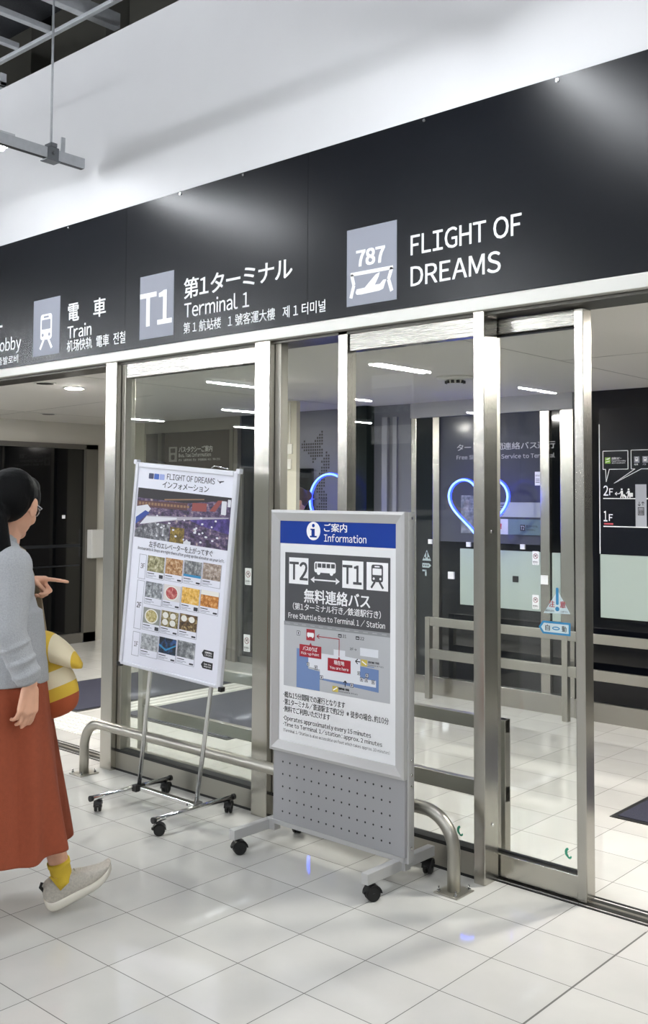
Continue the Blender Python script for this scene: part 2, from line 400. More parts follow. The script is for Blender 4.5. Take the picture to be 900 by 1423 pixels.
m.prism([(-2.066, 1.030), (-2.047, 1.055), (-1.925, 1.055), (-1.925, 1.004), (-2.047, 1.004)], F, 0, .0006, 1)
m.prism([(-2.055, 1.030), (-2.042, 1.047), (-1.933, 1.047), (-1.933, 1.012), (-2.042, 1.012)], F, .0006, .0012, 0)
text(m, '自', F, -2.035, -2.015, 1.018, 1.041, .0016, 2, .008); text(m, '動', F, -1.962, -1.942, 1.018, 1.041, .0016, 2, .008)
m.prism(circ(-1.988, 1.029, .017, .007), F, .0012, .0016, 1); m.prism(circ(-1.988, 1.029, .012, .003), F, .0016, .002, 0)
tag(m.build('automatic_sticker', [PALE, BLUE_, BLKP], d1), 'pale blue arrow sticker reading automatic')
def swirl(cx, cz, par, y):
    f = front(y); m = MB()
    m.prism(arc(cx, cz+.008, .014, .018, PI*.5, PI*1.45, 14)+arc(cx+.004, cz+.008, .007, .011, PI*1.45, PI*.5, 10), f, 0, .0006)
    m.prism(arc(cx+.006, cz-.006, .010, .009, PI*1.0, PI*2.1, 12)+arc(cx+.006, cz-.003, .005, .004, PI*2.1, PI*1.0, 8), f, 0, .0006)
    m.build('swirl_mark', GRN, par)
swirl(-1.942, .160, d1, 3.5995); swirl(-2.392, .165, w2, 3.5195)
# left bay edge stickers
f = front(3.5195); m = MB()
DTEAL = mat('sticker_back', '#2c4650', .5)
m.prism([(-4.664, 1.06), (-4.60, 1.06), (-4.60, 1.145)], f, 0, .0006, 0); m.prism(rect(-4.655, -4.612, .985, 1.025), f, 0, .0006, 1)
m.build('sticker_back', [DTEAL, BLKP], w1)

# ---------------------------------------------------------------- far facade of the vestibule
YF = 6.5
m = MB()
m.box(-9.0, 3, 6.62, 6.7, 0, 2.4); struct(m, 'wall_back_vestibule', mat('void', '#06070a', .6))
WARMW = mat('beige_wall', '#b5b1a2', .7); BRN = mat('brown_glass', '#5c5650', .12, spec=.6); LAV = mat('lavender_panel', '#62646f', .3); GRN_D = mat('dark_green_glass', '#1a221f', .35, spec=.12)
GREYG = mat('grey_glass', '#50535d', .12, spec=.15); FROST = mat('frosted_panel', '#a6b4ae', .35); BLKG = mat('black_glass', '#07090c', .05, spec=.6); HDR = mat('pale_header', '#a3a3a6', .4, .3)
m = MB(); m.box(-9.0, -8.33, YF, 6.62, 0, 2.3); struct(m, 'wall_corner', WARMW)
w6 = tag(bpy.data.objects.new('window_6', None), 'brown tinted glass with bus and taxi lettering', kind='structure'); COL.objects.link(w6); w6.location = (-7.5, YF, 0)
m = MB(); m.box(-8.33, -6.9, YF, 6.6, 2.18, 2.3); m.build('header', mat('brown_header', '#8a857c', .4), w6)
m = MB(); m.box(-8.33, -8.09, YF+.02, 6.6, 0, 2.18); m.box(-8.03, -7.02, YF+.02, 6.6, 0, 2.18); m.build('pane', BRN, w6)
m = MB(); m.box(-8.09, -8.03, YF-.02, 6.6, 0, 2.18); m.box(-7.02, -6.97, YF-.02, 6.6, 0, 2.18); m.box(-6.95, -6.90, YF-.03, 6.6, 0, 2.18); m.build('stile', mat('brown_stile', '#7d786e', .35, .4), w6)
f = front(YF+.018); m = MB()
m.prism(rect(-7.955, -7.83, 1.885, 2.035), f, 0, .002, 0); m.prism(rrect(-7.93, -7.855, 1.975, 2.02, .01), f, .002, .003, 1); m.prism(rrect(-7.92, -7.865, 1.905, 1.955, .012), f, .002, .003, 1)
text(m, 'バス･タクシーご案内', f, -7.80, -7.30, 1.975, 2.035, .002, 2, .01); text(m, 'Bus, Taxi Information', f, -7.80, -7.32, 1.925, 1.968, .002, 2, .006); text(m, '巴士·出租车信息  巴士·計程車資訊  버스·택시 안내', f, -7.80, -7.19, 1.888, 1.912, .002, 2)
m.build('lettering', [mat('bus_sign_grey', '#8f8b85', .5), BRN, mat('pale_print', '#d8d6d2', .5)], w6)
w7 = tag(bpy.data.objects.new('window_7', None), 'black glass door leaf with two no skateboarding stickers', kind='structure'); COL.objects.link(w7); w7.location = (-6.6, YF, 0)
m = MB(); m.box(-6.90, -6.42, YF+.02, 6.6, .02, 1.81); m.build('pane', BLKG, w7)
m = MB(); m.box(-6.90, -6.42, YF+.02, 6.6, 1.81, 2.3); m.build('pane', mat('blue_black_glass', '#23272f', .1), w7)
m = MB(); m.box(-6.90, -6.86, YF, 6.6, 0, 1.81); m.box(-6.9, -6.42, YF, 6.6, 0, .06); m.build('stile', FR, w7)
def no_sticker(par, cx, z0, z1, y, wdt=.07):
    f = front(y); m = MB(); hgt = z1-z0
    m.prism(rrect(cx-wdt/2, cx+wdt/2, z0, z1, .006), f, 0, .001, 0)
    cz = z1-hgt*.36; R = wdt*.36
    m.prism(arc(cx, cz, R, R, 0, 2*PI, 28)+arc(cx, cz, R*.8, R*.8, 2*PI, 0, 28), f, .001, .002, 1)
    m.prism(stroke((cx-R*.66, cz+R*.66), (cx+R*.66, cz-R*.66), R*.2), f, .001, .002, 1)
    m.prism(stroke((cx-R*.45, cz-R*.1), (cx+R*.4, cz+R*.25), R*.3), f, .001, .0018, 2); m.prism(circ(cx+R*.2, cz+R*.45, R*.14), f, .001, .0018, 2)
    text(m, '使用禁止', f, cx-wdt*.4, cx+wdt*.4, z0+hgt*.16, z0+hgt*.28, .002, 2, .01); text(m, 'No Use', f, cx-wdt*.3, cx+wdt*.3, z0+hgt*.05, z0+hgt*.12, .002, 2)
    return m.build('prohibition_sticker', [WHITE, mat('ban_ring', '#8c4a55', .5), BLKP], par)
no_sticker(w7, -6.785, .72, .875, YF+.019, .085); no_sticker(w7, -6.795, .105, .262, YF+.019, .085)
m = MB(); m.box(-5.585, -5.452, 5.75, 5.79, 0, 2.3); struct(m, 'wall_pilaster', WARMW, 'beige pilaster in the middle of the vestibule')
m = MB()
m.box(-5.55, -5.49, 5.738, 5.75, 1.88, 1.96); m.box(-5.54, -5.50, 5.735, 5.75, 1.76, 1.84); m.cyl((-5.52, 5.745, 1.96), (-5.52, 5.745, 2.29), .006)
tag(m.build('switch_box', mat('switch_white', '#cfcdc6', .5), None, .003, loc=(-5.52, 5.745, 1.8)), 'pale switch boxes with a conduit on the beige pilaster', 'switch')
# map panel
w8 = tag(bpy.data.objects.new('wall_map', None), 'grey wall panel with a dotted map behind the left neon reflection', kind='structure'); COL.objects.link(w8); w8.location = (-5.85, YF, 0)
m = MB(); m.box(-6.13, -5.56, YF, 6.62, 0, 2.3); m.build('panel', LAV, w8)
m = MB(); m.box(-6.13, -5.95, YF-.03, YF, 0, 1.79); m.build('door_panel', BLKG, w8)
def dots(x, z, pitch, rows, r, par, y):
    m = MB(); f = front(y)
    for j, row in enumerate(rows):
        for i, c in enumerate(row):
            if c != ' ': m.prism(rect(x+i*pitch-r, x+i*pitch+r, z-j*pitch-r, z-j*pitch+r), f, 0, .001)
    return m.build('dotted_map', BLKP, par)
JP = ['         #    ', '        ##    ', '       ###    ', ' #    ####    ', '##########    ', '#########     ', ' #########    ', '   ####### #  ', '    ###### ## ', '     ##   ### ', '     #   #### ', '          ### ', '         ####', '         ### ', '        #### ', '        ###  ', '        ###  ', '       ####  ', '       ####  ', '       ###   ', '       ####  ', '        #### ', '        ####  ', '         ###  ', '        ####  ', '       #####  ', '      ######  ']
dots(-6.09, 2.11, .0262, JP, .0085, w8, YF)
m = MB(); m.box(-5.56, -5.27, YF-.1, 6.62, 0, 2.3); struct(m, 'trim_10', GRN_D)
m = MB(); m.box(-5.27, -4.88, YF, 6.62, 0, 2.3); m.box(-5.165, -5.11, YF-.03, YF, 0, 2.2, 1); m.box(-5.06, -5.02, YF-.02, YF, 0, 2.2, 1); struct(m, 'wall_panel', [LAV, mat('lav_stile', '#80828c', .4, .3)])
# sign bay
w3 = tag(bpy.data.objects.new('window_3', None), 'far glass bay with the shuttle bus service lettering', kind='structure'); COL.objects.link(w3); w3.location = (-4.2, YF, 0)
m = MB(); m.box(-4.88, -3.44, YF-.02, 6.6, 2.18, 2.3); m.build('header', HDR, w3)
for x0, x1, mt in ((-4.885, -4.832, STEEL), (-4.672, -4.608, STEEL), (-3.712, -3.637, STEEL), (-3.55, -3.445, STEEL)):
    m = MB(); m.box(x0, x1, YF-.004, 6.6, 0, 2.18); m.build('stile', mt, w3, .003)
m = MB(); m.box(-4.832, -4.672, YF+.02, 6.6, .14, 2.18); m.build('pane', mat('slate_glass', '#24292c', .06, spec=.5), w3)
m = MB(); m.box(-4.608, -3.712, YF+.02, 6.6, 1.2, 2.18); m.build('pane', GREYG, w3)
m = MB(); m.box(-4.608, -3.712, YF+.02, 6.6, .14, 1.2); m.build('pane', mat('low_dark_glass', '#16191d', .05, spec=.6), w3)
m = MB(); m.box(-3.637, -3.55, YF+.02, 6.6, 0, 2.18); m.build('pane', BLKG, w3)
m = MB(); m.box(-4.42, -3.712, YF+.01, YF+.02, .72, 1.15); m.build('frosted_panel', FROST, w3)
m = MB(); m.box(-3.625, -3.558, YF+.01, YF+.02, .66, 1.15); m.build('frosted_panel', FROST, w3)
m = MB(); m.box(-4.88, -3.445, YF-.008, 6.6, .0, .14); m.build('skirting', STEEL, w3, .002)
f = front(YF+.018); m = MB()
text(m, 'ターミナル間連絡バス運行', f, -4.452, -3.60, 1.905, 1.958, .001, 0, .008); text(m, 'Free Shuttle Bus Service to Terminal', f, -4.455, -3.60, 1.838, 1.872, .001, 0, .004)
m.build('lettering', mat('sign_letters', '#c9cbd2', .5), w3)
f = front(YF+.010); m = MB()
m.prism(rect(-4.41, -4.12, 1.27, 1.56), f, 0, .002, 0); m.prism(rect(-4.08, -3.712, 1.40, 1.51), f, 0, .002, 1); m.prism(rect(-3.99, -3.712, 1.27, 1.385), f, 0, .002, 2); m.prism(rect(-4.10, -3.99, 1.27, 1.385), f, 0, .002, 3); m.prism(rect(-4.085, -4.045, 1.31, 1.35), f, .002, .003, 4)
m.prism(rect(-3.885, -3.845, 1.30, 1.345), f, .002, .003, 5); text(m, 'T2', f, -3.88, -3.85, 1.308, 1.337, .0036, 3, .01); text(m, '第2ターミナル', f, -3.835, -3.74, 1.325, 1.345, .003, 5, .01); text(m, 'Terminal 2', f, -3.835, -3.76, 1.303, 1.318, .003, 5)
for i in range(5): m.prism(rect(-4.07, -3.99-.01*i, 1.485-.018*i, 1.491-.018*i), f, .002, .003, 5)
m.build('notice', [photo_mat('map_print', ['#3c4149', '#6d737b', '#a4a8ab'], 22), mat('pale_notice', '#9aa0a2', .5), mat('teal_notice', '#566c73', .5), mat('notice_white', '#b9bcc4', .5), REDP, BLKP], w3)
m = MB(); m.box(-3.95, -3.905, YF+.004, YF+.01, .92, .965); m.build('marker', BLKP, w3)
m = MB()
for x, z, s in ((-3.885, 1.165, .036), (-4.36, 1.165, .036), (-4.72, 1.175, .036), (-4.53, .91, .055)): m.box(x, x+s, YF+.004, YF+.018, z, z+s)
m.box(-3.708, -3.65, YF-.008, YF-.004, .92, .985); m.build('marker', WHITE, w3)
f = front(YF+.009); m = MB(); m.prism(rect(-3.76, -3.714, 1.635, 1.735), f, 0, .003, 0); text(m, 'お知らせ', f, -3.755, -3.72, 1.70, 1.715, .004, 1)
for i in range(3): m.prism(rect(-3.752, -3.722, 1.655+.012*i, 1.659+.012*i), f, .003, .004, 1)
m.build('paper_notice', [WHITE, BLKP], w3)
no_sticker(w3, -3.758, 1.055, 1.155, YF+.009, .055); no_sticker(w3, -3.76, .735, .838, YF+.009, .055)
f = front(YF+.018); m = MB()
m.prism([(-4.785, 1.04), (-4.70, 1.04), (-4.742, 1.125)], f, 0, .001, 0); m.prism(stroke((-4.742, 1.065), (-4.742, 1.11), .012), f, .001, .002, 1); m.prism(rect(-4.77, -4.755, 1.055, 1.07), f, .001, .002, 1); m.prism(rect(-4.73, -4.715, 1.055, 1.07), f, .001, .002, 1)
m.prism([(-4.785, .985), (-4.72, .985), (-4.70, 1.003), (-4.72, 1.02), (-4.785, 1.02)], f, 0, .001, 0)
for i in range(3): m.prism(rect(-4.775+.02*i, -4.765+.02*i, .996, 1.009), f, .001, .002, 1)
m.prism(rect(-4.785, -4.745, .955, .968), f, 0, .001, 0); m.prism(rect(-4.758, -4.745, .92, .968), f, 0, .001, 0)
m.build('caution_sticker', [mat('sticker_grey', '#aebfc4', .5), BLKP], w3)
# right dark wall with floor directory
m = MB(); m.box(-3.445, 3, YF+.02, 6.62, .13, 2.3); struct(m, 'wall_directory', mat('dark_wall', '#090b11', .10, spec=.5))
m = MB(); m.box(-3.445, 3, YF-.01, 6.6, 0, .13); struct(m, 'baseboard_back', STEEL2)
m = MB(); m.box(-3.245, -.8, YF, YF+.02, .72, 1.155); struct(m, 'trim_11', FROST, 'pale frosted panel under the floor directory sign')

sg = thing('floor_directory_sign', 'dark wall sign with 2F and 1F levels and an elevator pictogram', 'sign', (-2.3, YF+.01, 1.16))
m = MB(); m.box(-3.248, -1.3, YF, YF+.02, 1.158, 2.17); m.build('panel', mat('navy_sign', '#0a0d17', .2, spec=.5), sg)
f = front(YF); m = MB()
m.prism(rect(-3.248, -3.242, 1.158, 2.06), f, 0, .003)
def outline(pts, wd=.005, close=True):
    n = len(pts)
    for i in range(n if close else n-1): m.prism(stroke(pts[i], pts[(i+1) % n], wd), f, 0, .0015)
outline([(-3.219, 1.745), (-3.219, 1.872), (-3.035, 1.872), (-3.035, 1.745), (-3.172, 1.745), (-3.196, 1.658), (-3.200, 1.745)], .004)
outline([(-2.985, 1.745), (-3.012, 1.745), (-3.012, 1.874), (-2.55, 1.874), (-2.55, 1.745), (-2.94, 1.745), (-3.138, 1.648), (-2.985, 1.745)], .004, False)
m.prism(rect(-3.219, -1.6, 1.540, 1.546), f, 0, .0014); m.prism(rect(-3.219, -1.6, 1.346, 1.353), f, 0, .0014)
m.build('floor_lines', WHITE, sg)
m = MB()
text(m, '2', f, -3.216, -3.182, 1.563, 1.632, .0015, 0, .015); text(m, 'F', f, -3.173, -3.146, 1.566, 1.612, .0015, 0, .015)
text(m, '1', f, -3.216, -3.19, 1.385, 1.456, .0015, 0, .015); text(m, 'F', f, -3.177, -3.15, 1.388, 1.434, .0015, 0, .015)
text(m, '出発ロビー', f, -3.153, -3.08, 1.812, 1.828, .0015, 0, .01); text(m, 'Departure Lobby', f, -3.153, -3.05, 1.795, 1.809, .0015, 0); text(m, '出发大厅 出境大廳 출발로비', f, -3.153, -3.055, 1.784, 1.792, .0015, 0)
text(m, '電車', f, -2.99, -2.962, 1.770, 1.781, .0015, 0); text(m, 'バス', f, -2.93, -2.905, 1.770, 1.781, .0015, 0)
m.build('lettering', WHITE, sg)
m = MB(); m.prism(rect(-3.214, -3.147, 1.362, 1.373), f, 0, .002); m.build('underline', mat('red_line', '#c0424c', .5), sg)
m = MB(); m.prism(rect(-3.203, -3.163, 1.785, 1.828), f, 0, .002, 0); m.prism([(-3.2, 1.815), (-3.166, 1.826), (-3.166, 1.82), (-3.18, 1.812)], f, .002, .003, 1); m.prism(stroke((-3.198, 1.795), (-3.168, 1.802), .004), f, .002, .003, 1); m.build('departure_pictogram', [mat('lime', '#7fae3c', .5), WHITE], sg)
for x in (-2.99, -2.93):
    m = MB(); m.prism(rect(x, x+.037, 1.787, 1.83), f, 0, .002, 0); m.prism(rrect(x+.009, x+.028, 1.798, 1.824, .004), f, .002, .003, 1); m.prism(rect(x+.012, x+.025, 1.81, 1.82), f, .003, .004, 0); m.build('transport_pictogram', [PICTO, WHITE], sg)
m = MB(); m.prism(rect(-2.983, -2.905, 1.353, 1.64), f, 0, .002, 0)
m.prism(rect(-2.966, -2.922, 1.43, 1.485), f, .002, .003, 1); m.prism(rect(-2.961, -2.927, 1.435, 1.48), f, .003, .0035, 0)
for i in range(3): m.prism(rect(-2.957+.011*i, -2.950+.011*i, 1.438, 1.466), f, .0035, .004, 1); m.prism(circ(-2.9535+.011*i, 1.472, .0035), f, .0035, .004, 1)
for x, s in ((-2.956, -1), (-2.930, 1)):
    m.prism(stroke((x, 1.497), (x, 1.522), .004), f, .002, .003, 1); zt = 1.522 if s > 0 else 1.494
    m.prism(stroke((x-.010, zt-s*.010), (x, zt), .004), f, .002, .003, 1); m.prism(stroke((x+.010, zt-s*.010), (x, zt), .004), f, .002, .003, 1)
m.build('elevator_pictogram', [mat('elev_grey', '#a7abb4', .5), BLKP], sg)
m = MB()
m.prism(stroke((-3.128, 1.576), (-3.10, 1.576), .004), f, 0, .002); m.prism(stroke((-3.130, 1.576), (-3.118, 1.587), .004), f, 0, .002); m.prism(stroke((-3.130, 1.576), (-3.118, 1.565), .004), f, 0, .002)
for x in (-3.082, -3.032):
    m.prism(circ(x, 1.606, .006), f, 0, .002); m.prism([(x-.007, 1.597), (x+.008, 1.597), (x+.009, 1.57), (x-.006, 1.57)], f, 0, .002)
    m.prism(stroke((x-.001, 1.572), (x-.008, 1.548), .007), f, 0, .002); m.prism(stroke((x+.004, 1.572), (x+.010, 1.548), .007), f, 0, .002); m.prism(stroke((x-.004, 1.594), (x-.017, 1.576), .004), f, 0, .002)
m.prism(stroke((-3.07, 1.57), (-3.05, 1.55), .012), f, 0, .002); m.prism(rrect(-3.026, -3.002, 1.555, 1.582, .004), f, 0, .002)
m.build('walking_pictogram', WHITE, sg)

# ---------------------------------------------------------------- barriers inside the vestibule
def barrier(x0, x1, y, zs, posts, label, pw=.043):
    r = thing('safety_barrier', label, 'barrier', ((x0+x1)/2, y, 0))
    for p in posts:
        m = MB(); m.box(p, p+pw, y-.022, y+.022, 0, zs[0][1]); m.build('post', STEEL2, r, .002)
    for z0, z1 in zs:
        m = MB(); m.box(x0, x1, y-.018, y+.018, z0, z1); m.build('bar', STEEL2, r, .002)
    return r
barrier(-3.45, -2.335, 3.80, ((.530, .588), (.236, .304)), (-2.378, -3.47), 'low steel barrier behind the grey information stand')
barrier(-4.85, -3.62, 3.80, ((.530, .588), (.236, .300)), (-4.87, -3.64), 'low steel barrier behind the white poster stand')
barrier(-4.62, -.5, 6.36, ((.557, .621), (.309, .379)), (-4.63, -3.46, -2.0, -.55), 'long steel barrier in front of the far glass wall')

# ---------------------------------------------------------------- floor items
MATM = mat('mat_navy', '#2b2c3b', .95, noise=.25, nscale=160, bump=.5, bscale=260)
def floor_mat(x0, x1, y0, y1, label):
    m = MB(); m.box(x0, x1, y0, y1, 0, .008); m.box(x0-.03, x1+.03, y0-.03, y1+.03, 0, .004, 1)
    o = m.build('floor_mat', [MATM, RUBBER], None, .002, loc=((x0+x1)/2, (y0+y1)/2, 0)); tag(o, label, 'mat')
floor_mat(-7.1, -6.17, 4.25, 6.0, 'dark navy mat to the left of the white tactile strips')
floor_mat(-5.84, -4.78, 4.42, 6.0, 'dark navy mat behind the white poster stand')
floor_mat(-2.24, -.6, 4.65, 5.9, 'dark navy mat in the right opening')
TAC = mat('tactile_white', '#d8d7d2', .4)
tp = thing('tactile_paving', 'white raised tactile strips between the dark mats', 'paving', (-6.0, 4.8, 0))
m = MB()
for i in range(3): m.box(-6.12+.085*i, -6.07+.085*i, 4.42, 5.9, 0, .007)
m.build('guide_bars', TAC, tp)
m = MB(); m.box(-6.15, -5.86, 4.42, 5.85, 0, .003); m.box(-6.5, -5.5, 3.84, 4.20, 0, .003); m.build('plate', mat('tactile_plate', '#bdbcb6', .5), tp)
m = MB()
for i in range(16):
    for j in range(6): m.tube([(-6.47+.0625*i, 3.87+.06*j, .003), (-6.47+.0625*i, 3.87+.06*j, .008)], [.018, .012], 10)
m.build('studs', TAC, tp)

# ---------------------------------------------------------------- bent steel guard rail outside
gr = thing('guard_rail', 'long bent steel pipe guard rail in front of the glass', 'guard rail', (-3.55, 3.335, 0))
R = .026
def bend(cx, cz, r, a0, a1, n=12): return [(cx+r*math.cos(a0+(a1-a0)*i/n), 3.335, cz+r*math.sin(a0+(a1-a0)*i/n)) for i in range(n+1)]
pts = [(-4.77, 3.335, .006), (-4.77, 3.335, .10)]+bend(-4.63, .155, .14, PI, PI/2)+bend(-2.435, .155, .14, PI/2, 0)+[(-2.295, 3.335, .10), (-2.295, 3.335, .006)]
pts[2:15] = bend(-4.63, .150, .14, PI, PI/2)
m = MB(); m.tube(pts, R, 20); m.build('pipe', STEEL2, gr)
for x in (-4.77, -2.295):
    m = MB(); m.box(x-.055, x+.055, 3.275, 3.395, 0, .006); bp = m.build('base_plate', STEEL2, gr, .001)
    for dx, dy in ((-.04, -.045), (.04, -.045), (-.04, .045), (.04, .045)):
        m = MB(); m.cyl((x+dx, 3.335+dy, .006), (x+dx, 3.335+dy, .013), .008, 6); m.cyl((x+dx, 3.335+dy, .013), (x+dx, 3.335+dy, .026), .004, 8); m.build('bolt', CHROME, bp)

# ================================================================== OVERHEAD SIGN
ws = thing('wayfinding_sign', 'long black overhead sign with white terminal, train and 787 directions', 'sign', (-3.5, 3.46, 2.365))
xs = [-12, -7.45, -6.04, -4.622, -3.212, -1.0, 1.2, 6]
SY = 3.456
for a, b in zip(xs[:-1], xs[1:]):
    m = MB(); m.box(a+.0012, b-.0012, SY, 3.4645, 2.368, 3.186); m.build('panel', BAND, ws)
f = front(SY)
def sign_text(lines):
    for body, x0, x1, z0, z1, bold, keep in lines:
        m = MB(); text(m, body, f, x0, x1, z0, z1, .0012, 0, bold, keep); m.build('lettering', WHITE, ws)
sign_text([('FLIGHT OF', -2.600, -2.052, 2.592, 2.680, .012, None), ('DREAMS', -2.600, -2.149, 2.456, 2.543, .012, None)])
sign_text([('第1ターミナル', -4.109, -3.312, 2.594, 2.702, .016, None), ('Terminal 1', -4.105, -3.609, 2.492, 2.574, .008, None), ('第 1 航站楼   1 號客運大樓   제 1 터미널', -4.110, -3.096, 2.406, 2.466, .008, None)])
sign_text([('電', -5.185, -5.075, 2.592, 2.698, .016, None), ('車', -4.925, -4.808, 2.588, 2.698, .016, None), ('Train', -5.188, -4.944, 2.488, 2.567, .008, None), ('机场快轨  電車  전철', -5.192, -4.617, 2.408, 2.478, .008, None)])
sign_text([('出発ロビー', -6.60, -5.937, 2.595, 2.70, .016, None), ('Departure Lobby', -6.60, -5.707, 2.456, 2.566, .008, None), ('出发大厅  出境大廳  출발로비', -6.60, -5.737, 2.392, 2.445, .008, None)])
def picto(x0, x1, fn):
    m = MB(); m.prism(rect(x0, x1, 2.411, 2.764), f, 0, .0015); p = m.build('pictogram', PICTO, ws)
    m = MB(); fn(m); m.build('symbol', [WHITE, PICTO], p)
def train(m, cx, zb, zt, h=.0015, f=f, a=0, b=1, sx=1.0):
    H = zt-zb; W = H*.36*sx
    m.prism(rrect(cx-W/2, cx+W/2, zb+H*.26, zt, W*.16), f, h, h+.0008, a)
    m.prism(rrect(cx-W*.39, cx+W*.39, zb+H*.56, zb+H*.84, W*.05), f, h+.0008, h+.0014, b)
    m.prism(rrect(cx-W*.22, cx+W*.22, zb+H*.89, zb+H*.945, W*.03), f, h+.0008, h+.0014, b)
    for s in (-1, 1):
        m.prism(circ(cx+s*W*.29, zb+H*.40, W*.085), f, h+.0008, h+.0014, b)
        m.prism(stroke((cx+s*W*.20, zb+H*.27), (cx+s*W*.52, zb), W*.15), f, h, h+.0008, a)
picto(-5.564, -5.273, lambda m: train(m, -5.42, 2.452, 2.668, sx=1.6))
picto(-4.487, -4.194, lambda m: text(m, 'T1', f, -4.478, -4.212, 2.484, 2.662, .003, 0, .03))
def p787(m):
    text(m, '787', f, -2.905, -2.745, 2.588, 2.660, .003, 0, .045)
    for s in (((-2.942, 2.556), (-2.698, 2.556), .017), ((-2.936, 2.556), (-2.922, 2.506), .018), ((-2.922, 2.506), (-2.940, 2.448), .018), ((-2.704, 2.556), (-2.722, 2.506), .018), ((-2.722, 2.506), (-2.704, 2.452), .018)): m.prism(stroke(*s), f, .0015, .0025)
    m.prism([(-2.912, 2.470), (-2.905, 2.485), (-2.858, 2.487), (-2.795, 2.538), (-2.772, 2.545), (-2.778, 2.527), (-2.800, 2.492), (-2.770, 2.492), (-2.752, 2.508), (-2.735, 2.508), (-2.752, 2.468), (-2.775, 2.462), (-2.88, 2.458), (-2.905, 2.460)], f, .0015, .0025)
picto(-2.965, -2.677, p787)
for x in (-5.2, -4.15, -3.66, -2.53, -1.89):
    m = MB(); m.cyl((x, 3.452, 3.172), (x, 3.457, 3.172), .007, 10); m.cyl((x, 3.448, 3.172), (x, 3.452, 3.172), .004, 8); m.build('screw', CHROME, ws)

# ================================================================== lights
def tube_light(x, y, z, label, group=None, twin=False, L=1.25):
    r = thing('fluorescent_light', label, 'ceiling light', (x, y, z+.06), group)
    hw = .10 if twin else .075
    m = MB(); m.box(x-hw, x+hw, y-L/2-.03, y+L/2+.03, z, z+.06); m.build('housing', mat('lamp_housing', '#c9cbcd', .5), r)
    for dx in ((-.06, .06) if twin else (0,)):
        m = MB(); m.loft([[(x+dx+.030*math.cos(a), yy, z-.001-.026*math.sin(a)) for a in [PI*i/8 for i in range(9)]] for yy in (y-L/2, y+L/2)]); m.build('diffuser', TUBE if y > 0 else TUBEH, r)
    if -3 < y < 0:   # uplight strip added on top to brighten the upper white wall
        m = MB(); m.box(x-.05, x+.05, y-L/2, y+L/2, z+.061, z+.072); m.build('added_uplight', mat('added_up_glow', '#ffffff', .5, emit='#f4f8ff', strength=UP_FILL_STRENGTH), r)
    m = MB(); m.cyl((x, y, z+.07), (x, y, 5.6), .005, 6); m.build('hanger', GALV, r)
tube_light(-5.06, 2.30, 3.50, 'bright linear lamp at the left edge under the channel beam')
for x in (-2.2, .75): tube_light(x, 2.3, 3.50, 'linear ceiling lamp along the entrance wall, seen as glare on the black sign', 'lamps seen as glare on the sign')
for j, y in enumerate((-1.6, -5.0, -8.9, -12.9)):
    for i, x in enumerate((-20.7, -16.8, -12.9, -9.25, -5.4, -1.6, 2.2)):
        if j == 0 and x < -13: continue
        tube_light(x, y, 3.50, 'linear ceiling lamp in the hall, seen only as a reflection in glass and floor', 'hall lamps seen as reflections', twin=(i == 3 and j == 1), L=1.3)
def downlight(x, y, label, group=None, lit=True):
    r = thing('downlight', label, 'downlight', (x, y, 2.3), group)
    m = MB(); m.tube([(x, y, 2.300), (x, y, 2.294)], [.075, .072], 24); m.build('ring', mat('ring_white', '#d0cfca', .5), r)
    m = MB(); m.tube([(x, y, 2.2945), (x, y, 2.2915)], [.058, .056], 24); m.build('lens', DOWN if lit else mat('dark_lens', '#0b0b0b', .4), r)
downlight(-6.02, 4.07, 'lit round downlight above the left opening')
downlight(-5.90, 3.76, 'dark unlit round ceiling fitting above the left opening', lit=False)
downlight(-8.14, 5.23, 'dark round ceiling ring near the left end wall', lit=False)
for x, y in ((-7.9, 4.3), (-4.64, 4.6), (-1.66, 4.3), (-.9, 5.0)): downlight(x, y, 'unseen downlight added to light the vestibule', 'added unseen vestibule downlights')  # extra lamps for vestibule light, kept off frame and behind a post
sp = thing('ceiling_speaker', 'small round vented ceiling fitting behind the middle glass', 'smoke detector', (-3.58, 5.22, 2.3))
m = MB(); m.tube([(-3.58, 5.22, 2.3), (-3.58, 5.22, 2.285), (-3.58, 5.22, 2.28)], [.12, .115, .07], 24); m.build('flange', mat('ring_white', '#d0cfca', .5), sp)
m = MB(); m.tube([(-3.58, 5.22, 2.28), (-3.58, 5.22, 2.255)], [.055, .05], 20, 0); 
for k in range(10):
    a = 2*PI*k/10; m.box(-3.58+.054*math.cos(a)-.008, -3.58+.054*math.cos(a)+.008, 5.22+.054*math.sin(a)-.008, 5.22+.054*math.sin(a)+.008, 2.258, 2.276, 1)
m.build('grille', [mat('ring_white', '#d0cfca', .5), BLACK], sp)
wb = thing('wall_box', 'white box mounted on the wall beside the dark door', 'box', (-8.95, 6.37, .88))
m = MB(); m.box(-8.998, -8.90, 6.27, 6.47, .88, 1.18); m.build('cover', mat('box_white', '#c7c8c6', .5), wb, .006)

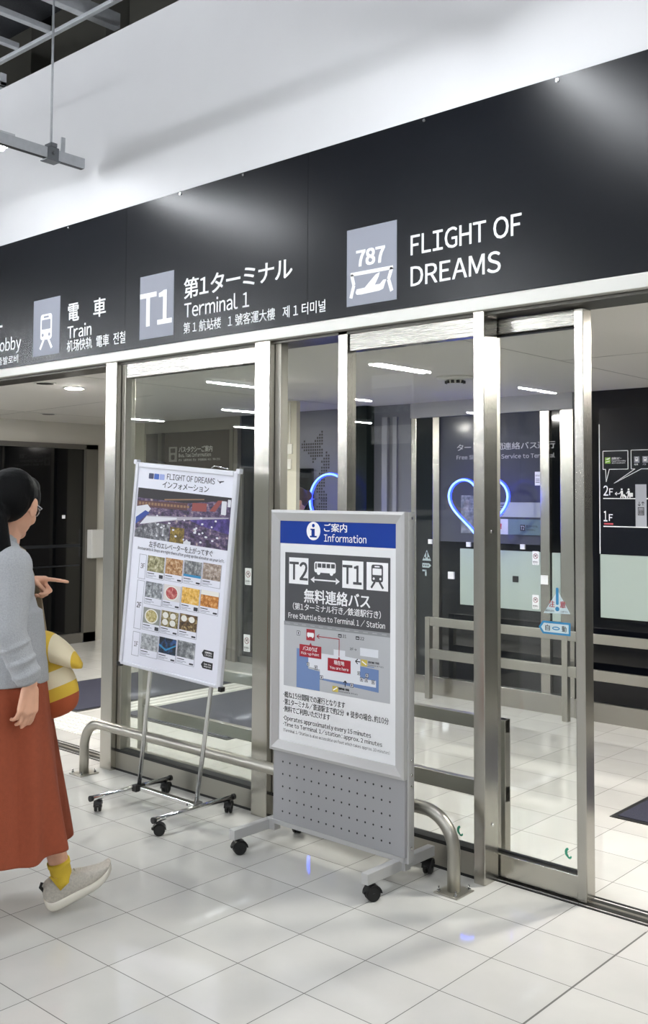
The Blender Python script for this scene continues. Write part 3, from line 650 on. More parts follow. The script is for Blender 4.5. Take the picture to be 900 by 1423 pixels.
# banner hanging in the hall, mirrored in the middle glass
bn = thing('hanging_banner', 'white and grey poster banner mirrored in the glass beside the middle stile', 'banner', (-7.41, -2.42, 2.2))
fb = plane((0, -2.42, 0), (1, 0, 0), (0, 0, 1), (0, 1, 0))
m = MB(); m.box(-7.72, -7.10, -2.44, -2.42, 2.18, 3.02); m.build('sheet', mat('banner_white', '#e2e2e0', .6), bn)
m = MB(); m.prism(rect(-7.72, -7.10, 2.40, 2.86), fb, 0, .003, 0); m.prism(rect(-7.70, -7.12, 2.56, 2.70), fb, .003, .004, 1)
for i in range(4): m.prism(rect(-7.69+.147*i, -7.57+.147*i, 2.42, 2.53), fb, .003, .005, 2)
m.build('pictures', [mat('banner_grey', '#5a5c5e', .6), photo_mat('banner_photo', ['#2e3033', '#808386', '#c9cbcc'], 14, (1, 1, 1), 9), mat('banner_dark', '#26282a', .6)], bn)
for x in (-7.65, -7.17): m = MB(); m.cyl((x, -2.43, 3.02), (x, -2.43, 5.6), .004, 6); m.build('cord', GALV, bn)

# neon reflections seen in the glass, modelled as glowing tubes in the vestibule
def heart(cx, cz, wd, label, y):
    r = thing('neon_heart_reflection', label, 'neon reflection', (cx, y, cz))
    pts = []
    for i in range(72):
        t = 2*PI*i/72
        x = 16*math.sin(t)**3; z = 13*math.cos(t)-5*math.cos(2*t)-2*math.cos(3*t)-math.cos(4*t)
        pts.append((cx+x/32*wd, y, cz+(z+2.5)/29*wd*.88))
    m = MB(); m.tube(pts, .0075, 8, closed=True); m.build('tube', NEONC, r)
    m = MB(); m.tube([(a, b+.018, c) for a, b, c in pts], .011, 8, closed=True); m.build('glow_strip', NEON, r)  # glowing backing added to throw blue onto the stiles
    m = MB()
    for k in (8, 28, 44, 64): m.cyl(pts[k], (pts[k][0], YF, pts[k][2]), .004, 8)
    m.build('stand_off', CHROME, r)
heart(-4.11, 1.452, .513, 'right blue neon heart reflection built as a glowing outline above the pale green panel', 6.28)
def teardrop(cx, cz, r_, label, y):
    r = thing('neon_outline_reflection', label, 'neon reflection', (cx, y, cz))
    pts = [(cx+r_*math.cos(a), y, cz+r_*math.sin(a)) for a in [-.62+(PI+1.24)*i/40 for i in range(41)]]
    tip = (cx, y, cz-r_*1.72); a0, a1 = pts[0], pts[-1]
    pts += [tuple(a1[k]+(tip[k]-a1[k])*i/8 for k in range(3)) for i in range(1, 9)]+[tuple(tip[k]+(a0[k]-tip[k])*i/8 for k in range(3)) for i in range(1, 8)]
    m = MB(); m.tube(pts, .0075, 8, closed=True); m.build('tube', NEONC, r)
    m = MB(); m.tube([(a, b+.018, c) for a, b, c in pts], .011, 8, closed=True); m.build('glow_strip', NEON, r)  # same added blue backing behind the modelled reflection
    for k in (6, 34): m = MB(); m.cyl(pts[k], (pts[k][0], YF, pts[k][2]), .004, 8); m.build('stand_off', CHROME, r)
teardrop(-5.575, 1.514, .219, 'left blue neon reflection built as a glowing outline in front of the dotted map', 6.28)

# ================================================================== ceiling grid and strut
cg = thing('ceiling_grid', 'galvanised metal ceiling frame over dark mesh, top left corner', 'ceiling frame', (-6, 3.3, 4.36))
m = MB(); m.box(-11, -3.2, 3.395, 3.425, 4.395, 4.42); m.build('edge_bar', GALV, cg, .002)
for x in (-5.02, -7.6, -9.4):
    m = MB(); m.box(x-.03, x+.03, -1, 3.66, 4.42, 4.515); m.build('main_beam', GALV, cg, .003)
for i, x in enumerate((-5.37, -5.73, -6.09, -6.45, -4.65, -4.29)):
    m = MB(); m.box(x-.022, x+.022, -1, 3.40, 4.42, 4.455); m.build('slat', GALV, cg, .002)
MESH = mat('mesh_dark', '#15181f', .6, bump=.8, bscale=130, noise=.5, nscale=150)
m = MB(); m.box(-11, -3.2, -1, 3.40, 4.52, 4.54); m.build('mesh_panel', MESH, cg)
m = MB(); m.cyl((-4.68, 3.38, 4.46), (-4.68, 3.38, 5.6), .006, 8); m.cyl((-8.5, 3.38, 4.46), (-8.5, 3.38, 5.6), .006, 8); m.build('hanger', GALV, cg)
m = MB(); m.tube([(-4.70, 3.38, 4.39), (-4.66, 3.38, 4.43)], .018, 10); m.build('clamp', GALV, cg)

st = thing('strut_channel', 'horizontal metal channel hung on a thin rod before the white wall', 'bracket', (-4.9, 3.1, 3.5))
A = Vector((-4.923, 3.36, 3.478)); B = Vector((-4.923, 2.83, 3.487)); Dv = (B-A).normalized(); B = A+Dv*2.2
side = Dv.cross(Vector((0, 0, 1))).normalized(); upv = side.cross(Dv)
def T(a, b, c): return A+Dv*a+side*b+upv*c
m = MB(); m.box(0, 2.2, -.022, .022, -.030, .030, 0, T); m.box(-.0005, 2.2, -.016, .016, -.031, -.026, 1, T); m.build('channel', [GALV, DARK], st, .003)
Q = A+Dv*.215
m = MB(); m.cyl(Q+Vector((0, 0, .03)), (Q.x, Q.y, 4.45), .0065, 10); m.build('rod', GALV, st)
m = MB(); m.box(.18, .25, -.030, .030, -.036, .036, 0, T); m.box(.17, .26, -.036, .036, -.044, -.036, 0, T); m.box(.195, .235, -.034, .034, .036, .06, 0, T)
m.cyl(T(.215, -.03, .0), T(.215, -.045, .0), .012, 8); m.build('hanger_clamp', mat('clamp_zinc', '#6f7275', .4, .7), st, .002)
m = MB(); m.box(.125, .15, -.004, .004, .03, .12, 0, T); m.build('tab', GALV, st)
# second small bracket at the left edge
b2 = thing('conduit_bracket', 'small pale bracket hanging at the left edge above the channel', 'bracket', (-5.36, 3.0, 3.92))
m = MB(); m.box(-5.50, -5.20, 2.98, 3.02, 3.91, 3.935); m.box(-5.225, -5.20, 2.98, 3.02, 3.91, 3.985); m.cyl((-5.36, 3.0, 3.935), (-5.36, 3.0, 4.42), .006, 8); m.build('arm', GALV, b2, .003)

# ================================================================== CASTERS
def caster(par, x, y, ztop, r=.028, ang=0.0):
    """swivel caster; wheel touches the floor"""
    c, s = math.cos(ang), math.sin(ang)
    def t(a, b, z): return (x+c*a-s*b, y+s*a+c*b, z)
    m = MB(); m.cyl((x, y, r*1.55), (x, y, ztop), .008, 10, 0)
    hood = [t(.012+(r*1.18)*math.cos(a), 0, r+(r*1.18)*math.sin(a)) for a in [PI*.02+PI*.95*i/8 for i in range(9)]]
    k = len(m.v)
    rr = []
    for a in [PI*.02+PI*.95*i/8 for i in range(9)]:
        for wv in (-.019, .019):
            for q in (1.05, 1.22): rr.append(t(.010+r*q*math.cos(a), wv, r+r*q*math.sin(a)))
    fs = []
    for i in range(8):
        o = i*4; p = o+4
        fs += [(o, o+1, p+1, p), (o+2, p+2, p+3, o+3), (o+1, o+3, p+3, p+1), (o, p, p+2, o+2)]
    fs += [(0, 2, 3, 1), (32, 33, 35, 34)]
    m.add(rr, fs, 0)
    cs = m.build('caster', BLACK, par)
    m = MB()
    for b0, b1 in ((-.017, -.003), (.003, .017)): m.tube([t(.010, b0, r), t(.010, b0+.002, r), t(.010, b1-.002, r), t(.010, b1, r)], [r*.88, r, r, r*.88], 20)
    m.cyl(t(.010, -.02, r), t(.010, .02, r), .006, 10)
    m.build('wheel', RUBBER, cs)
    m = MB(); m.box(-r*1.35, -r*.9, -.008, .008, r*1.1, r*1.4, 0, lambda a, b, z: t(a+.01, b, z)); m.build('brake', BLACK, cs)

# ================================================================== POSTER STAND (white)
ps = thing('poster_stand', 'tall white framed restaurant poster on a chrome wheeled stand', 'poster stand', (-3.9, 3.21, 0))
UA = Vector((0.98839808, 0.12765642, -0.08229872)); UB = Vector((0.07981341, 0.02447216, 0.99650937)); UN = Vector((0.12922484, -0.99151649, 0.01399954)); O0 = Vector((-4.21218203, 3.14689043, 0.69249228))
EP = plane(O0, UA, UB, UN)
BW, BH = .6754, 1.0283
def EB(x, y, z): return EP(x, z, y)
m = MB()
m.box(0, .022, -.018, .006, 0, BH, 0, EB); m.box(BW-.026, BW, -.018, .006, 0, BH, 0, EB); m.box(.022, BW-.026, -.018, .006, BH-.026, BH, 0, EB); m.box(.022, BW-.026, -.018, .006, 0, .018, 0, EB)
m.build('frame', ALUW, ps, .005)
m = MB(); m.box(.02, BW-.02, -.016, -.004, .015, BH-.02, 0, EB); m.build('backboard', ALU, ps)
for x, z in ((0, 0), (BW, 0), (0, BH), (BW, BH)):
    m = MB(); m.box(x-.012, x+.012, -.02, .008, z-.012, z+.012, 0, EB); m.build('corner_cap', BLACK if z == 0 else ALUW, ps, .004)
for x in (.14, .55):
    m = MB(); m.tube([EP(x-.05, BH+.004, -.004), EP(x-.03, BH+.016, -.004), EP(x+.03, BH+.010, -.004), EP(x+.06, BH+.008, -.004)], .003, 8); m.build('clip', CHROME if x > .3 else BLACK, ps)
m = MB(); m.prism(rect(.02, BW-.024, .017, BH-.024), EP, -.004, -.001); po = m.build('poster', mat('poster_paper', '#e4e5f0', .35), ps)
TXT = mat('poster_text', '#34353f', .5)
m = MB()
for tb in (('FLIGHT OF DREAMS', .221, .534, .955, .984, .008), ('インフォメーション', .195, .500, .912, .944, .012), ('左手のエレベーターを上がってすぐ', .137, .557, .610, .640, .012), ('Restaurants & Shops are right there after going up the elevator on your left.', .063, .633, .586, .606, .004), ('3F', .092, .120, .498, .523, .01), ('2F', .088, .118, .300, .327, .02), ('1F', .092, .118, .105, .130, .01)):
    m = MB(); text(m, tb[0], EP, tb[1], tb[2], tb[3], tb[4], .0, 0, tb[5]); m.build('lettering', TXT, po)
m = MB(); m.prism([(.550, .981), (.556, .972), (.590, .976), (.590, .972), (.572, .967), (.566, .961), (.562, .968), (.552, .972)], EP, -.001, .0)
m.build('aircraft_mark', TXT, po)
m = MB()
for i, c in enumerate((0, 1, 2)): m.prism(rrect(.096+.037*i, .129+.037*i, .950, .978, .004), EP, -.001, 0, c)
m.build('logo_squares', [mat('sq_navy', '#3a3f5c', .5), mat('sq_blue', '#3f63b5', .5), mat('sq_light', '#9aa6d8', .5)], po)
# large photograph of a hall with an aircraft
pm = [photo_mat('hall_photo', ['#161420', '#2b2438', '#4a3b5e', '#7c6a80', '#c9b9a8'], 30, (1, 1, 1.6), 1), mat('ph_wing', '#aaa5b0', .45), mat('ph_blue', '#2c4592', .45), mat('ph_white', '#d6d7de', .45), mat('ph_brown', '#553333', .45), mat('ph_amber', '#8a6a4e', .45), mat('ph_red', '#8a4440', .45), photo_mat('ph_violet', ['#1d1640', '#3a2a70', '#6a58a8'], 30, (1, 1, 1), 4), mat('ph_dark', '#1f1a20', .45), photo_mat('ph_crowd', ['#2a2a30', '#606068', '#c4c4c8'], 45, (1, 1, 1), 2), photo_mat('ph_gold', ['#2a2410', '#6d5a20', '#c2a24a'], 40, (1, 1, 1), 3)]
m = MB(); x0, x1, z0, z1 = .030, .650, .650, .900
def pr_(poly, mi, h=0): m.prism([(x0+a*(x1-x0), z0+b*(z1-z0)) for a, b in poly], EP, -.0009+.0002*h, -.0007+.0002*h, mi)
pr_(rect(0, 1, 0, 1), 0)
pr_([(0, .8), (.55, .8), (1, .95), (1, 1), (0, 1)], 8, 1); pr_([(0, .62), (.55, .66), (.55, .80), (0, .74)], 4, 1); pr_([(.60, .66), (.75, .68), (.75, .84), (.60, .82)], 6, 1)
for i in range(16): pr_(rect(.02+.035*i, .045+.035*i, .66+.003*i, .72+.002*i), 5, 2)
pr_([(.30, .80), (.72, .90), (.72, .92), (.30, .83)], 5, 2)
pr_([(0, .36), (.10, .44), (.16, .60), (.12, .68), (0, .62)], 3, 3); pr_([(0, .26), (.06, .36), (.15, .52), (.10, .56), (0, .40)], 2, 4)
pr_([(.05, .27), (.45, .44), (.98, .60), (.98, .62), (.50, .52), (.12, .46)], 1, 5); pr_([(.05, .27), (.12, .30), (.45, .46), (.45, .49), (.12, .44)], 3, 6)
pr_([(.52, .52), (.96, .62), (1, .55), (1, .30), (.7, .40)], 7, 2); pr_([(.78, .70), (.86, .92), (.91, .93), (.84, .70)], 6, 3); pr_(rrect(.90, .95, .66, .92, .01), 3, 4); pr_(rect(.96, .99, .82, .96), 3, 3)
pr_([(0, 0), (.38, 0), (.38, .34), (.2, .34), (.05, .24), (0, .12)], 9, 3); pr_(rect(.39, .54, 0, .30), 10, 3)
for k in range(26):
    a, b = random.uniform(.2, .98), random.uniform(.05, .55); pr_(circ(a, b, .008+.008*random.random(), .02, 8), 3, 7)
m.prism([(.365, .650), (.365, .662), (.375, .664), (.380, .672), (.388, .674), (.395, .666), (.412, .666), (.412, .650)], EP, .0006, .0008, 3)
m.build('photograph', pm, po)
m = MB()
def frame_(x0, x1, z0, z1, t=.0018):
    for r_ in (rect(x0, x1, z1-t, z1), rect(x0, x1, z0, z0+t), rect(x0, x0+t, z0, z1), rect(x1-t, x1, z0, z1)): m.prism(r_, EP, -.001, -.0004)
frame_(.078, .127, .445, .568); frame_(.078, .127, .193, .437); frame_(.078, .127, .058, .178)
m.build('floor_boxes', mat('hairline', '#7d7f8c', .5), po)
foods = [ (['#2b2418', '#8f8a63', '#e3dcc0'], 28), (['#4a2413', '#a87a4d', '#ead6b5'], 40), (['#26282b', '#7e8083', '#c5c7c4'], 34), (['#3a2b24', '#9c8a7e', '#d8cfc8'], 30),
          (['#23262b', '#8b8f95', '#e6e8ea'], 34), None, (['#8b5a22', '#e2b04a', '#f0d9a0'], 30), (['#5b2a10', '#c07a2e', '#f0c88a'], 36),
          None, (['#15130e', '#7a6a3c', '#d9cfa9'], 34), (['#0e0b0a', '#5b4426', '#d8c08a'], 30), (['#3a3d42', '#a3a6ab', '#e1e3e6'], 34), (['#05070c', '#12202e', '#3a6fb8'], 12), (['#1c1d20', '#777a7e', '#d0d2d4'], 18)]
spots = [(c, 0) for c in range(4)]+[(c, 1) for c in range(4)]+[(c, 2) for c in range(3)]+[(c, 3) for c in range(3)]
for k, (c, r) in enumerate(spots):
    xa = .1355+.1222*c; zt = (.568, .438, .309, .178)[r]+.003*c; zb = zt-.112
    m = MB(); 
    for r_ in (rect(xa, xa+.118, zb, zb+.0015), rect(xa, xa+.0015, zb, zt), rect(xa+.1165, xa+.118, zb, zt)): m.prism(r_, EP, -.001, -.0004, 1)
    fd = foods[k]
    base = photo_mat('food_photo_%d' % k, fd[0], fd[1]*1.6, (1, 1, 1), k+5) if fd else mat('food_bg_%d' % k, ('#d9d4d2' if k == 5 else '#8d8f8a'), .45)
    m.prism(rect(xa+.003, xa+.115, zb+.034, zt), EP, -.001, -.0006, 0)
    ms = [base, MATS['hairline'], TXT, mat('bowl', '#e8e6e0', .4), mat('sticker_blue', '#2f86b8')]
    if k in (5, 8):
        b1 = photo_mat('bowl_fill_%d' % k, ['#6e1a1c', '#b4484a', '#f0c8b8'] if k == 5 else ['#5d5230', '#b7a86a', '#eee6c4'], 60, (1, 1, 1), k)
        ms.append(b1); m.prism(circ(xa+.058, zt-.040, .045, .036), EP, -.0006, -.0004, 3); m.prism(circ(xa+.058, zt-.039, .038, .030), EP, -.0004, -.0002, 5)
    elif k in (9, 10):
        for q in range(4 if k == 9 else 2): m.prism(circ(xa+.03+.05*(q % 2), zt-.022-.034*(q//2), .019, .015), EP, -.0006, -.0004, 3)
    elif k == 2: m.prism(rect(xa+.003, xa+.115, zb+.034, zb+.046), EP, -.0006, -.0004, 4)
    elif k == 7: m.prism(rect(xa+.003, xa+.115, zt-.022, zt), EP, -.0006, -.0004, 3)
    elif k == 12: m.prism([(xa+.003, zt-.035), (xa+.05, zt-.055), (xa+.115, zt-.025), (xa+.115, zt-.032), (xa+.05, zt-.065), (xa+.003, zt-.044)], EP, -.0006, -.0004, 4)
    m.prism(rect(xa+.006, xa+.052, zb+.022, zb+.026), EP, -.001, -.0004, 2); m.prism(rect(xa+.006, xa+.066, zb+.013, zb+.0152), EP, -.001, -.0004, 1); m.prism(rect(xa+.006, xa+.045, zb+.007, zb+.009), EP, -.001, -.0004, 1)
    if k not in (3, 4, 11): m.prism(rrect(xa+.086, xa+.112, zb+.006, zb+.024 if k in (0, 6, 8) else zb+.014, .003), EP, -.001, -.0004, 2)
    m.build('shop_card', ms, po)
m = MB()
for z in (.133, .078):
    m.prism([(.541, z+.016), (.553, z+.033), (.614, z+.033), (.614, z), (.553, z)], EP, -.001, -.0004, 0)
    text(m, '店舗情報は' if z > .1 else 'See the', EP, .560, .605, z+.018, z+.027, .0, 1, .01); text(m, 'こちらから' if z > .1 else 'shop list', EP, .560, .605, z+.006, z+.015, .0, 1, .01)
m.build('arrow_tag', [BLKP, WHITE], po)
# stand
def at_leg(x): return Vector((x, 3.212, .07))
for x, a in ((-4.135, .0), (-3.697, .0)):
    bot = Vector((x, 3.222, .066))
    ua = (bot-O0).dot(UA)+.075   # follow the board's lean
    topp = EP(ua, .90, -.028); m = MB(); m.tube([bot, topp], .011, 14); m.build('pole', CHROME, ps)
for x in (-4.150, -3.668):
    m = MB(); m.tube([(x+.0, 2.95, .072), (x, 3.432, .072)], .0125, 14); bb = m.build('base_tube', CHROME, ps)
    for ya, yb in ((2.938, 2.953), (3.43, 3.444)): m = MB(); m.cyl((x, ya, .072), (x, yb, .072), .0145, 14); m.build('end_cap', BLACK, bb)
m = MB(); m.box(-4.150, -3.668, 3.205, 3.235, .060, .082); m.build('cross_bar', CHROME, ps, .003)
for x in (-4.135, -3.697):
    m = MB(); m.box(x-.018, x+.018, 3.19, 3.25, .055, .088); m.cyl((x-.02, 3.2, .07), (x-.04, 3.2, .07), .008, 8); m.build('clamp_joint', BLACK if x < -4 else CHROME, ps, .003)
for x, y, a in ((-4.150, 2.985, 2.4), (-3.668, 2.965, .9), (-4.150, 3.405, 2.0), (-3.668, 3.405, 2.2)): caster(ps, x, y, .064, .026, a)

# ================================================================== INFORMATION STAND (grey)
ist = thing('information_stand', 'grey framed bus information board with blue header on casters', 'information board', (-2.81, 3.23, 0))
XL, XR = -3.183, -2.437
m = MB()
def bev_frame(x0, x1, z0, z1, wd, y0, y1):
    o = [(x0, z0), (x1, z0), (x1, z1), (x0, z1)]; i = [(x0+wd, z0+wd), (x1-wd, z0+wd), (x1-wd, z1-wd), (x0+wd, z1-wd)]; mid = [(x0+.012, z0+.012), (x1-.012, z0+.012), (x1-.012, z1-.012), (x0+.012, z1-.012)]
    V = [(a, y1, b) for a, b in o]+[(a, y0+.003, b) for a, b in o]+[(a, y0, b) for a, b in mid]+[(a, y0+.010, b) for a, b in i]+[(a, y1, b) for a, b in i]
    fs = []
    for L in range(4):
        for k in range(4): fs.append((L*4+k, L*4+(k+1) % 4, L*4+4+(k+1) % 4, L*4+4+k))
    for k in range(4): fs.append((16+k, 16+(k+1) % 4, (k+1) % 4, k))
    m.add(V, fs)
bev_frame(XL, XR, .430, 1.486, .048, 3.195, 3.222)
m.build('frame', ALU, ist)
m = MB(); m.box(XL+.03, XR-.03, 3.212, 3.222, .455, 1.46); m.build('backboard', ALU, ist)
for x in (XL+.004, XR-.026):
    m = MB(); m.box(x, x+.030, 3.222, 3.262, .10, 1.484); m.build('side_post', ALU, ist, .003)
for z in (1.46, .50, .445, .40, .16): m = MB(); m.cyl((XR+.004, 3.242, z), (XR+.007, 3.242, z), .006, 10); m.build('screw', CHROME, ist)
m = MB(); m.box(XL+.018, XR-.002, 3.207, 3.221, .128, .432)
pf = front(3.207)
for i in range(15):
    for j in range(5):
        m.prism(circ(XL+.075+.0425*i, .385-.0535*j, .0042, n=10), pf, 0, .0006, 1)
m.build('perforated_panel', [mat('perforated_grey', '#9b9b9d', .5, .1), BLACK], ist)
m = MB(); m.box(XL+.02, XR-.01, 3.21, 3.26, .106, .126); m.build('cross_rail', ALU, ist, .002)
for x in (-3.232+.01, -2.482):
    m = MB(); m.box(x-.017, x+.017, 3.012, 3.445, .070, .112); m.build('foot', ALU, ist, .002)
    for y, a in ((3.045, 1.1), (3.418, 1.9)): caster(ist, x, y, .07, .0285, a)
for x in (-3.222, -2.45):
    m = MB(); m.box(min(x, x+.05) if x < -3 else x-.05, max(x, x+.05) if x < -3 else x, 3.222, 3.262, .07, .12); m.build('bracket', ALU, ist, .002)
f3 = front(3.208)
m = MB(); m.prism(rect(-3.138, -2.480, .474, 1.442), f3, -.003, 0); ip = m.build('poster', mat('info_paper', '#e9eaec', .22), ist)
# scale layout from measured coordinates into the frame opening
def f4(x, z, h=0.0): return f3(-3.137+(x+3.130)*(.656/.667), .478+(z-.462)*(.964/.982), h+.0004)
INFOB = mat('info_blue', '#153a94', .2); IG = mat('info_grey', '#4a4b4f', .3); MAPG = mat('map_grey', '#b4b6ba', .4); MAPB = mat('map_blue', '#6d86b5', .4); ROAD = mat('map_road', '#8d8f92', .4); CRIM = mat('map_red', '#a3132a', .4); MWH = mat('map_white', '#dfe2e8', .4); YEL = mat('map_yellow', '#cdb955', .4)
m = MB(); m.prism(rect(-3.130, -2.463, 1.339, 1.446), f4, 0, .0006, 0)
m.prism(circ(-2.925, 1.398, .0405, n=36), f4, .0006, .0012, 1); m.prism(circ(-2.925, 1.422, .008), f4, .0012, .0018, 0)
m.prism(rect(-2.936, -2.917, 1.374, 1.408), f4, .0012, .0018, 0); m.prism(rect(-2.942, -2.917, 1.402, 1.408), f4, .0012, .0018, 0); m.prism(rect(-2.945, -2.905, 1.370, 1.377), f4, .0012, .0018, 0)
text(m, 'ご案内', f4, -2.862, -2.731, 1.397, 1.433, .0014, 1, .012); text(m, 'Information', f4, -2.861, -2.624, 1.354, 1.388, .0014, 1, .006)
m.build('header', [INFOB, WHITE], ip)
m = MB(); m.prism(rect(-3.096, -2.497, .992, 1.299), f4, 0, .0006, 0)
for a, b in ((-3.071, -2.954), (-2.756, -2.640), (-2.622, -2.508)): m.prism(rect(a, b, 1.161, 1.277), f4, .0006, .0012, 1)
text(m, 'T2', f4, -3.066, -2.958, 1.180, 1.258, .0018, 0, .022); text(m, 'T1', f4, -2.752, -2.650, 1.180, 1.258, .0018, 0, .022)
train(m, -2.565, 1.171, 1.268, .0012, f4, 0, 1, 1.75)
m.prism(rrect(-2.918, -2.794, 1.218, 1.265, .010), f4, .0006, .0012, 1)
for k in range(4): m.prism(rrect(-2.898+.026*k, -2.877+.026*k, 1.240, 1.258, .002), f4, .0012, .0018, 0)
m.prism(rect(-2.912, -2.904, 1.233, 1.258), f4, .0012, .0018, 0)
for x in (-2.893, -2.818): m.prism(circ(x, 1.218, .010), f4, .0006, .0014, 1); 
m.prism(rect(-2.925, -2.785, 1.1825, 1.1885), f4, .0006, .0012, 1)
m.prism([(-2.940, 1.1855), (-2.918, 1.199), (-2.918, 1.172)], f4, .0006, .0012, 1); m.prism([(-2.771, 1.1855), (-2.793, 1.199), (-2.793, 1.172)], f4, .0006, .0012, 1)
text(m, '無料連絡バス', f4, -2.977, -2.603, 1.083, 1.142, .0014, 1, .02); text(m, '（第1ターミナル行き／鉄道駅行き）', f4, -3.045, -2.545, 1.046, 1.078, .0014, 1, .010); text(m, 'Free Shuttle Bus to Terminal 1 / Station', f4, -3.072, -2.523, 1.005, 1.034, .0014, 1, .010)
m.build('route_panel', [IG, WHITE], ip)
m = MB(); m.prism(rect(-3.100, -2.497, .706, .992), f4, 0, .0005, 0); m.prism(rect(-3.100, -2.497, .974, .992), f4, .0005, .0008, 1)
for k in range(12): m.prism(rect(-3.09+.05*k, -3.065+.05*k, .982, .984), f4, .0008, .001, 0)
m.prism([(-3.021, .878), (-3.021, .707), (-2.883, .707), (-2.883, .757), (-2.672, .748), (-2.556, .743), (-2.556, .835), (-2.66, .84), (-2.66, .79), (-2.87, .79), (-2.951, .796), (-2.951, .878)], f4, .0005, .0008, 2)
m.prism([(-2.95, .87), (-2.803, .87), (-2.803, .895), (-2.738, .895), (-2.738, .872), (-2.655, .868), (-2.655, .79), (-2.57, .79), (-2.57, .762), (-2.882, .764), (-2.882, .80), (-2.951, .805)], f4, .0008, .0011, 3)
m.prism(rect(-2.656, -2.558, .884, .917), f4, .0008, .0011, 3); m.prism(rect(-2.64, -2.58, .842, .845), f4, .0011, .0013, 2)
m.prism(rect(-2.963, -2.913, .919, .968), f4, .0008, .0012, 4); m.prism(rrect(-2.958, -2.918, .935, .953, .004), f4, .0012, .0014, 5); m.prism(circ(-2.95, .935, .004), f4, .0012, .0014, 5); m.prism(circ(-2.926, .935, .004), f4, .0012, .0014, 5)
m.prism(stroke((-2.772, .87), (-2.772, .943), .0035), f4, .0011, .0014, 4); m.prism(stroke((-2.77, .941), (-2.90, .941), .0035), f4, .0011, .0014, 4); m.prism(stroke((-2.901, .941), (-2.886, .950), .0035), f4, .0011, .0014, 4); m.prism(stroke((-2.901, .941), (-2.886, .932), .0035), f4, .0011, .0014, 4)
m.prism([(-3.003, .845), (-2.874, .845), (-2.874, .898), (-2.930, .898), (-2.937, .910), (-2.944, .898), (-3.003, .898)], f4, .0012, .0016, 4); m.prism([(-2.836, .802), (-2.707, .802), (-2.707, .856), (-2.765, .856), (-2.772, .868), (-2.779, .856), (-2.836, .856)], f4, .0012, .0016, 4)
text(m, 'バスのりば', f4, -2.982, -2.897, .873, .892, .002, 5, .016); text(m, 'Pick-up Point', f4, -2.992, -2.886, .852, .867, .002, 5, .012); text(m, '現在地', f4, -2.800, -2.742, .831, .850, .002, 5, .016); text(m, 'You are here', f4, -2.824, -2.718, .811, .824, .002, 5, .012)
m.prism(stroke((-2.68, .858), (-2.655, .858), .004), f4, .0012, .0014, 6); m.prism(stroke((-2.681, .858), (-2.668, .868), .004), f4, .0012, .0014, 6); m.prism(stroke((-2.681, .858), (-2.668, .848), .004), f4, .0012, .0014, 6)
m.prism(stroke((-2.737, .744), (-2.737, .768), .004), f4, .0012, .0014, 6); m.prism(stroke((-2.737, .769), (-2.747, .759), .004), f4, .0012, .0014, 6); m.prism(stroke((-2.737, .769), (-2.727, .759), .004), f4, .0012, .0014, 6)
m.prism(rect(-2.650, -2.617, .843, .870), f4, .0012, .0014, 7); m.prism(rect(-2.809, -2.777, .716, .740), f4, .0012, .0014, 7); m.prism(stroke((-2.645, .862), (-2.622, .850), .005), f4, .0014, .0016, 5); m.prism(stroke((-2.804, .722), (-2.782, .735), .005), f4, .0014, .0016, 5)
text(m, '国内線 到着', f4, -2.611, -2.552, .858, .867, .0016, 6, .02); text(m, 'Domestic Arrivals', f4, -2.611, -2.530, .847, .855, .0016, 6); text(m, '国際線 到着', f4, -2.774, -2.714, .728, .738, .0016, 6, .02); text(m, 'International Arrivals', f4, -2.774, -2.667, .718, .725, .0016, 6)
m.prism(rrect(-2.778, -2.758, .949, .963, .002), f4, .0008, .0012, 6); m.prism(rrect(-2.680, -2.660, .949, .963, .002), f4, .0008, .0012, 6)
m.prism(rect(-2.775, -2.761, .9525, .958), f4, .0012, .0014, 0); m.prism(rect(-2.677, -2.663, .9525, .958), f4, .0012, .0014, 0)
text(m, '21', f4, -2.752, -2.732, .950, .963, .0014, 6, .015); text(m, '22', f4, -2.655, -2.634, .950, .963, .0014, 6, .015); text(m, '2F→', f4, -2.712, -2.675, .902, .912, .0014, 6, .01)
for x, z, s in ((-3.010, .945, .020), (-2.952, .815, .016), (-2.905, .805, .018), (-2.872, .767, .018), (-2.70, .755, .018), (-2.662, .81, .015), (-2.647, .787, .017), (-2.622, .787, .017), (-2.618, .806, .017), (-2.585, .783, .017)):
    m.prism(rect(x-s/2, x+s/2, z-s/2, z+s/2), f4, .0013, .0015, 6); m.prism(rect(x-s*.38, x+s*.38, z-s*.38, z+s*.38), f4, .0015, .0017, 3); m.prism(rect(x-s*.15, x+s*.15, z-s*.28, z+s*.28), f4, .0017, .0019, 6)
m.build('map', [MAPG, ROAD, MAPB, MWH, CRIM, WHITE, BLKP, YEL], ip)
m = MB()
for b, x1, z0, z1, bo in (('･概ね15分間隔での運行となります', -2.738, .652, .680, .006), ('･第1ターミナル/鉄道駅まで約2分  ※徒歩の場合、約10分', -2.503, .620, .648, .006), ('･無料でご利用いただけます', -2.822, .589, .616, .006), ('･Operates approximately every 15 minutes', -2.596, .547, .573, .004), ('･Time to Terminal 1/station : approx. 2 minutes', -2.537, .521, .546, .004), ('(Terminal 1/Station is also accessible on foot which takes approx. 10 minutes)', -2.497, .498, .516, .0)):
    m = MB(); text(m, b, f4, -3.100, x1, z0, z1, .0006, 0, bo); m.build('note_line', mat('note_black', '#2a2a2c', .4), ip)

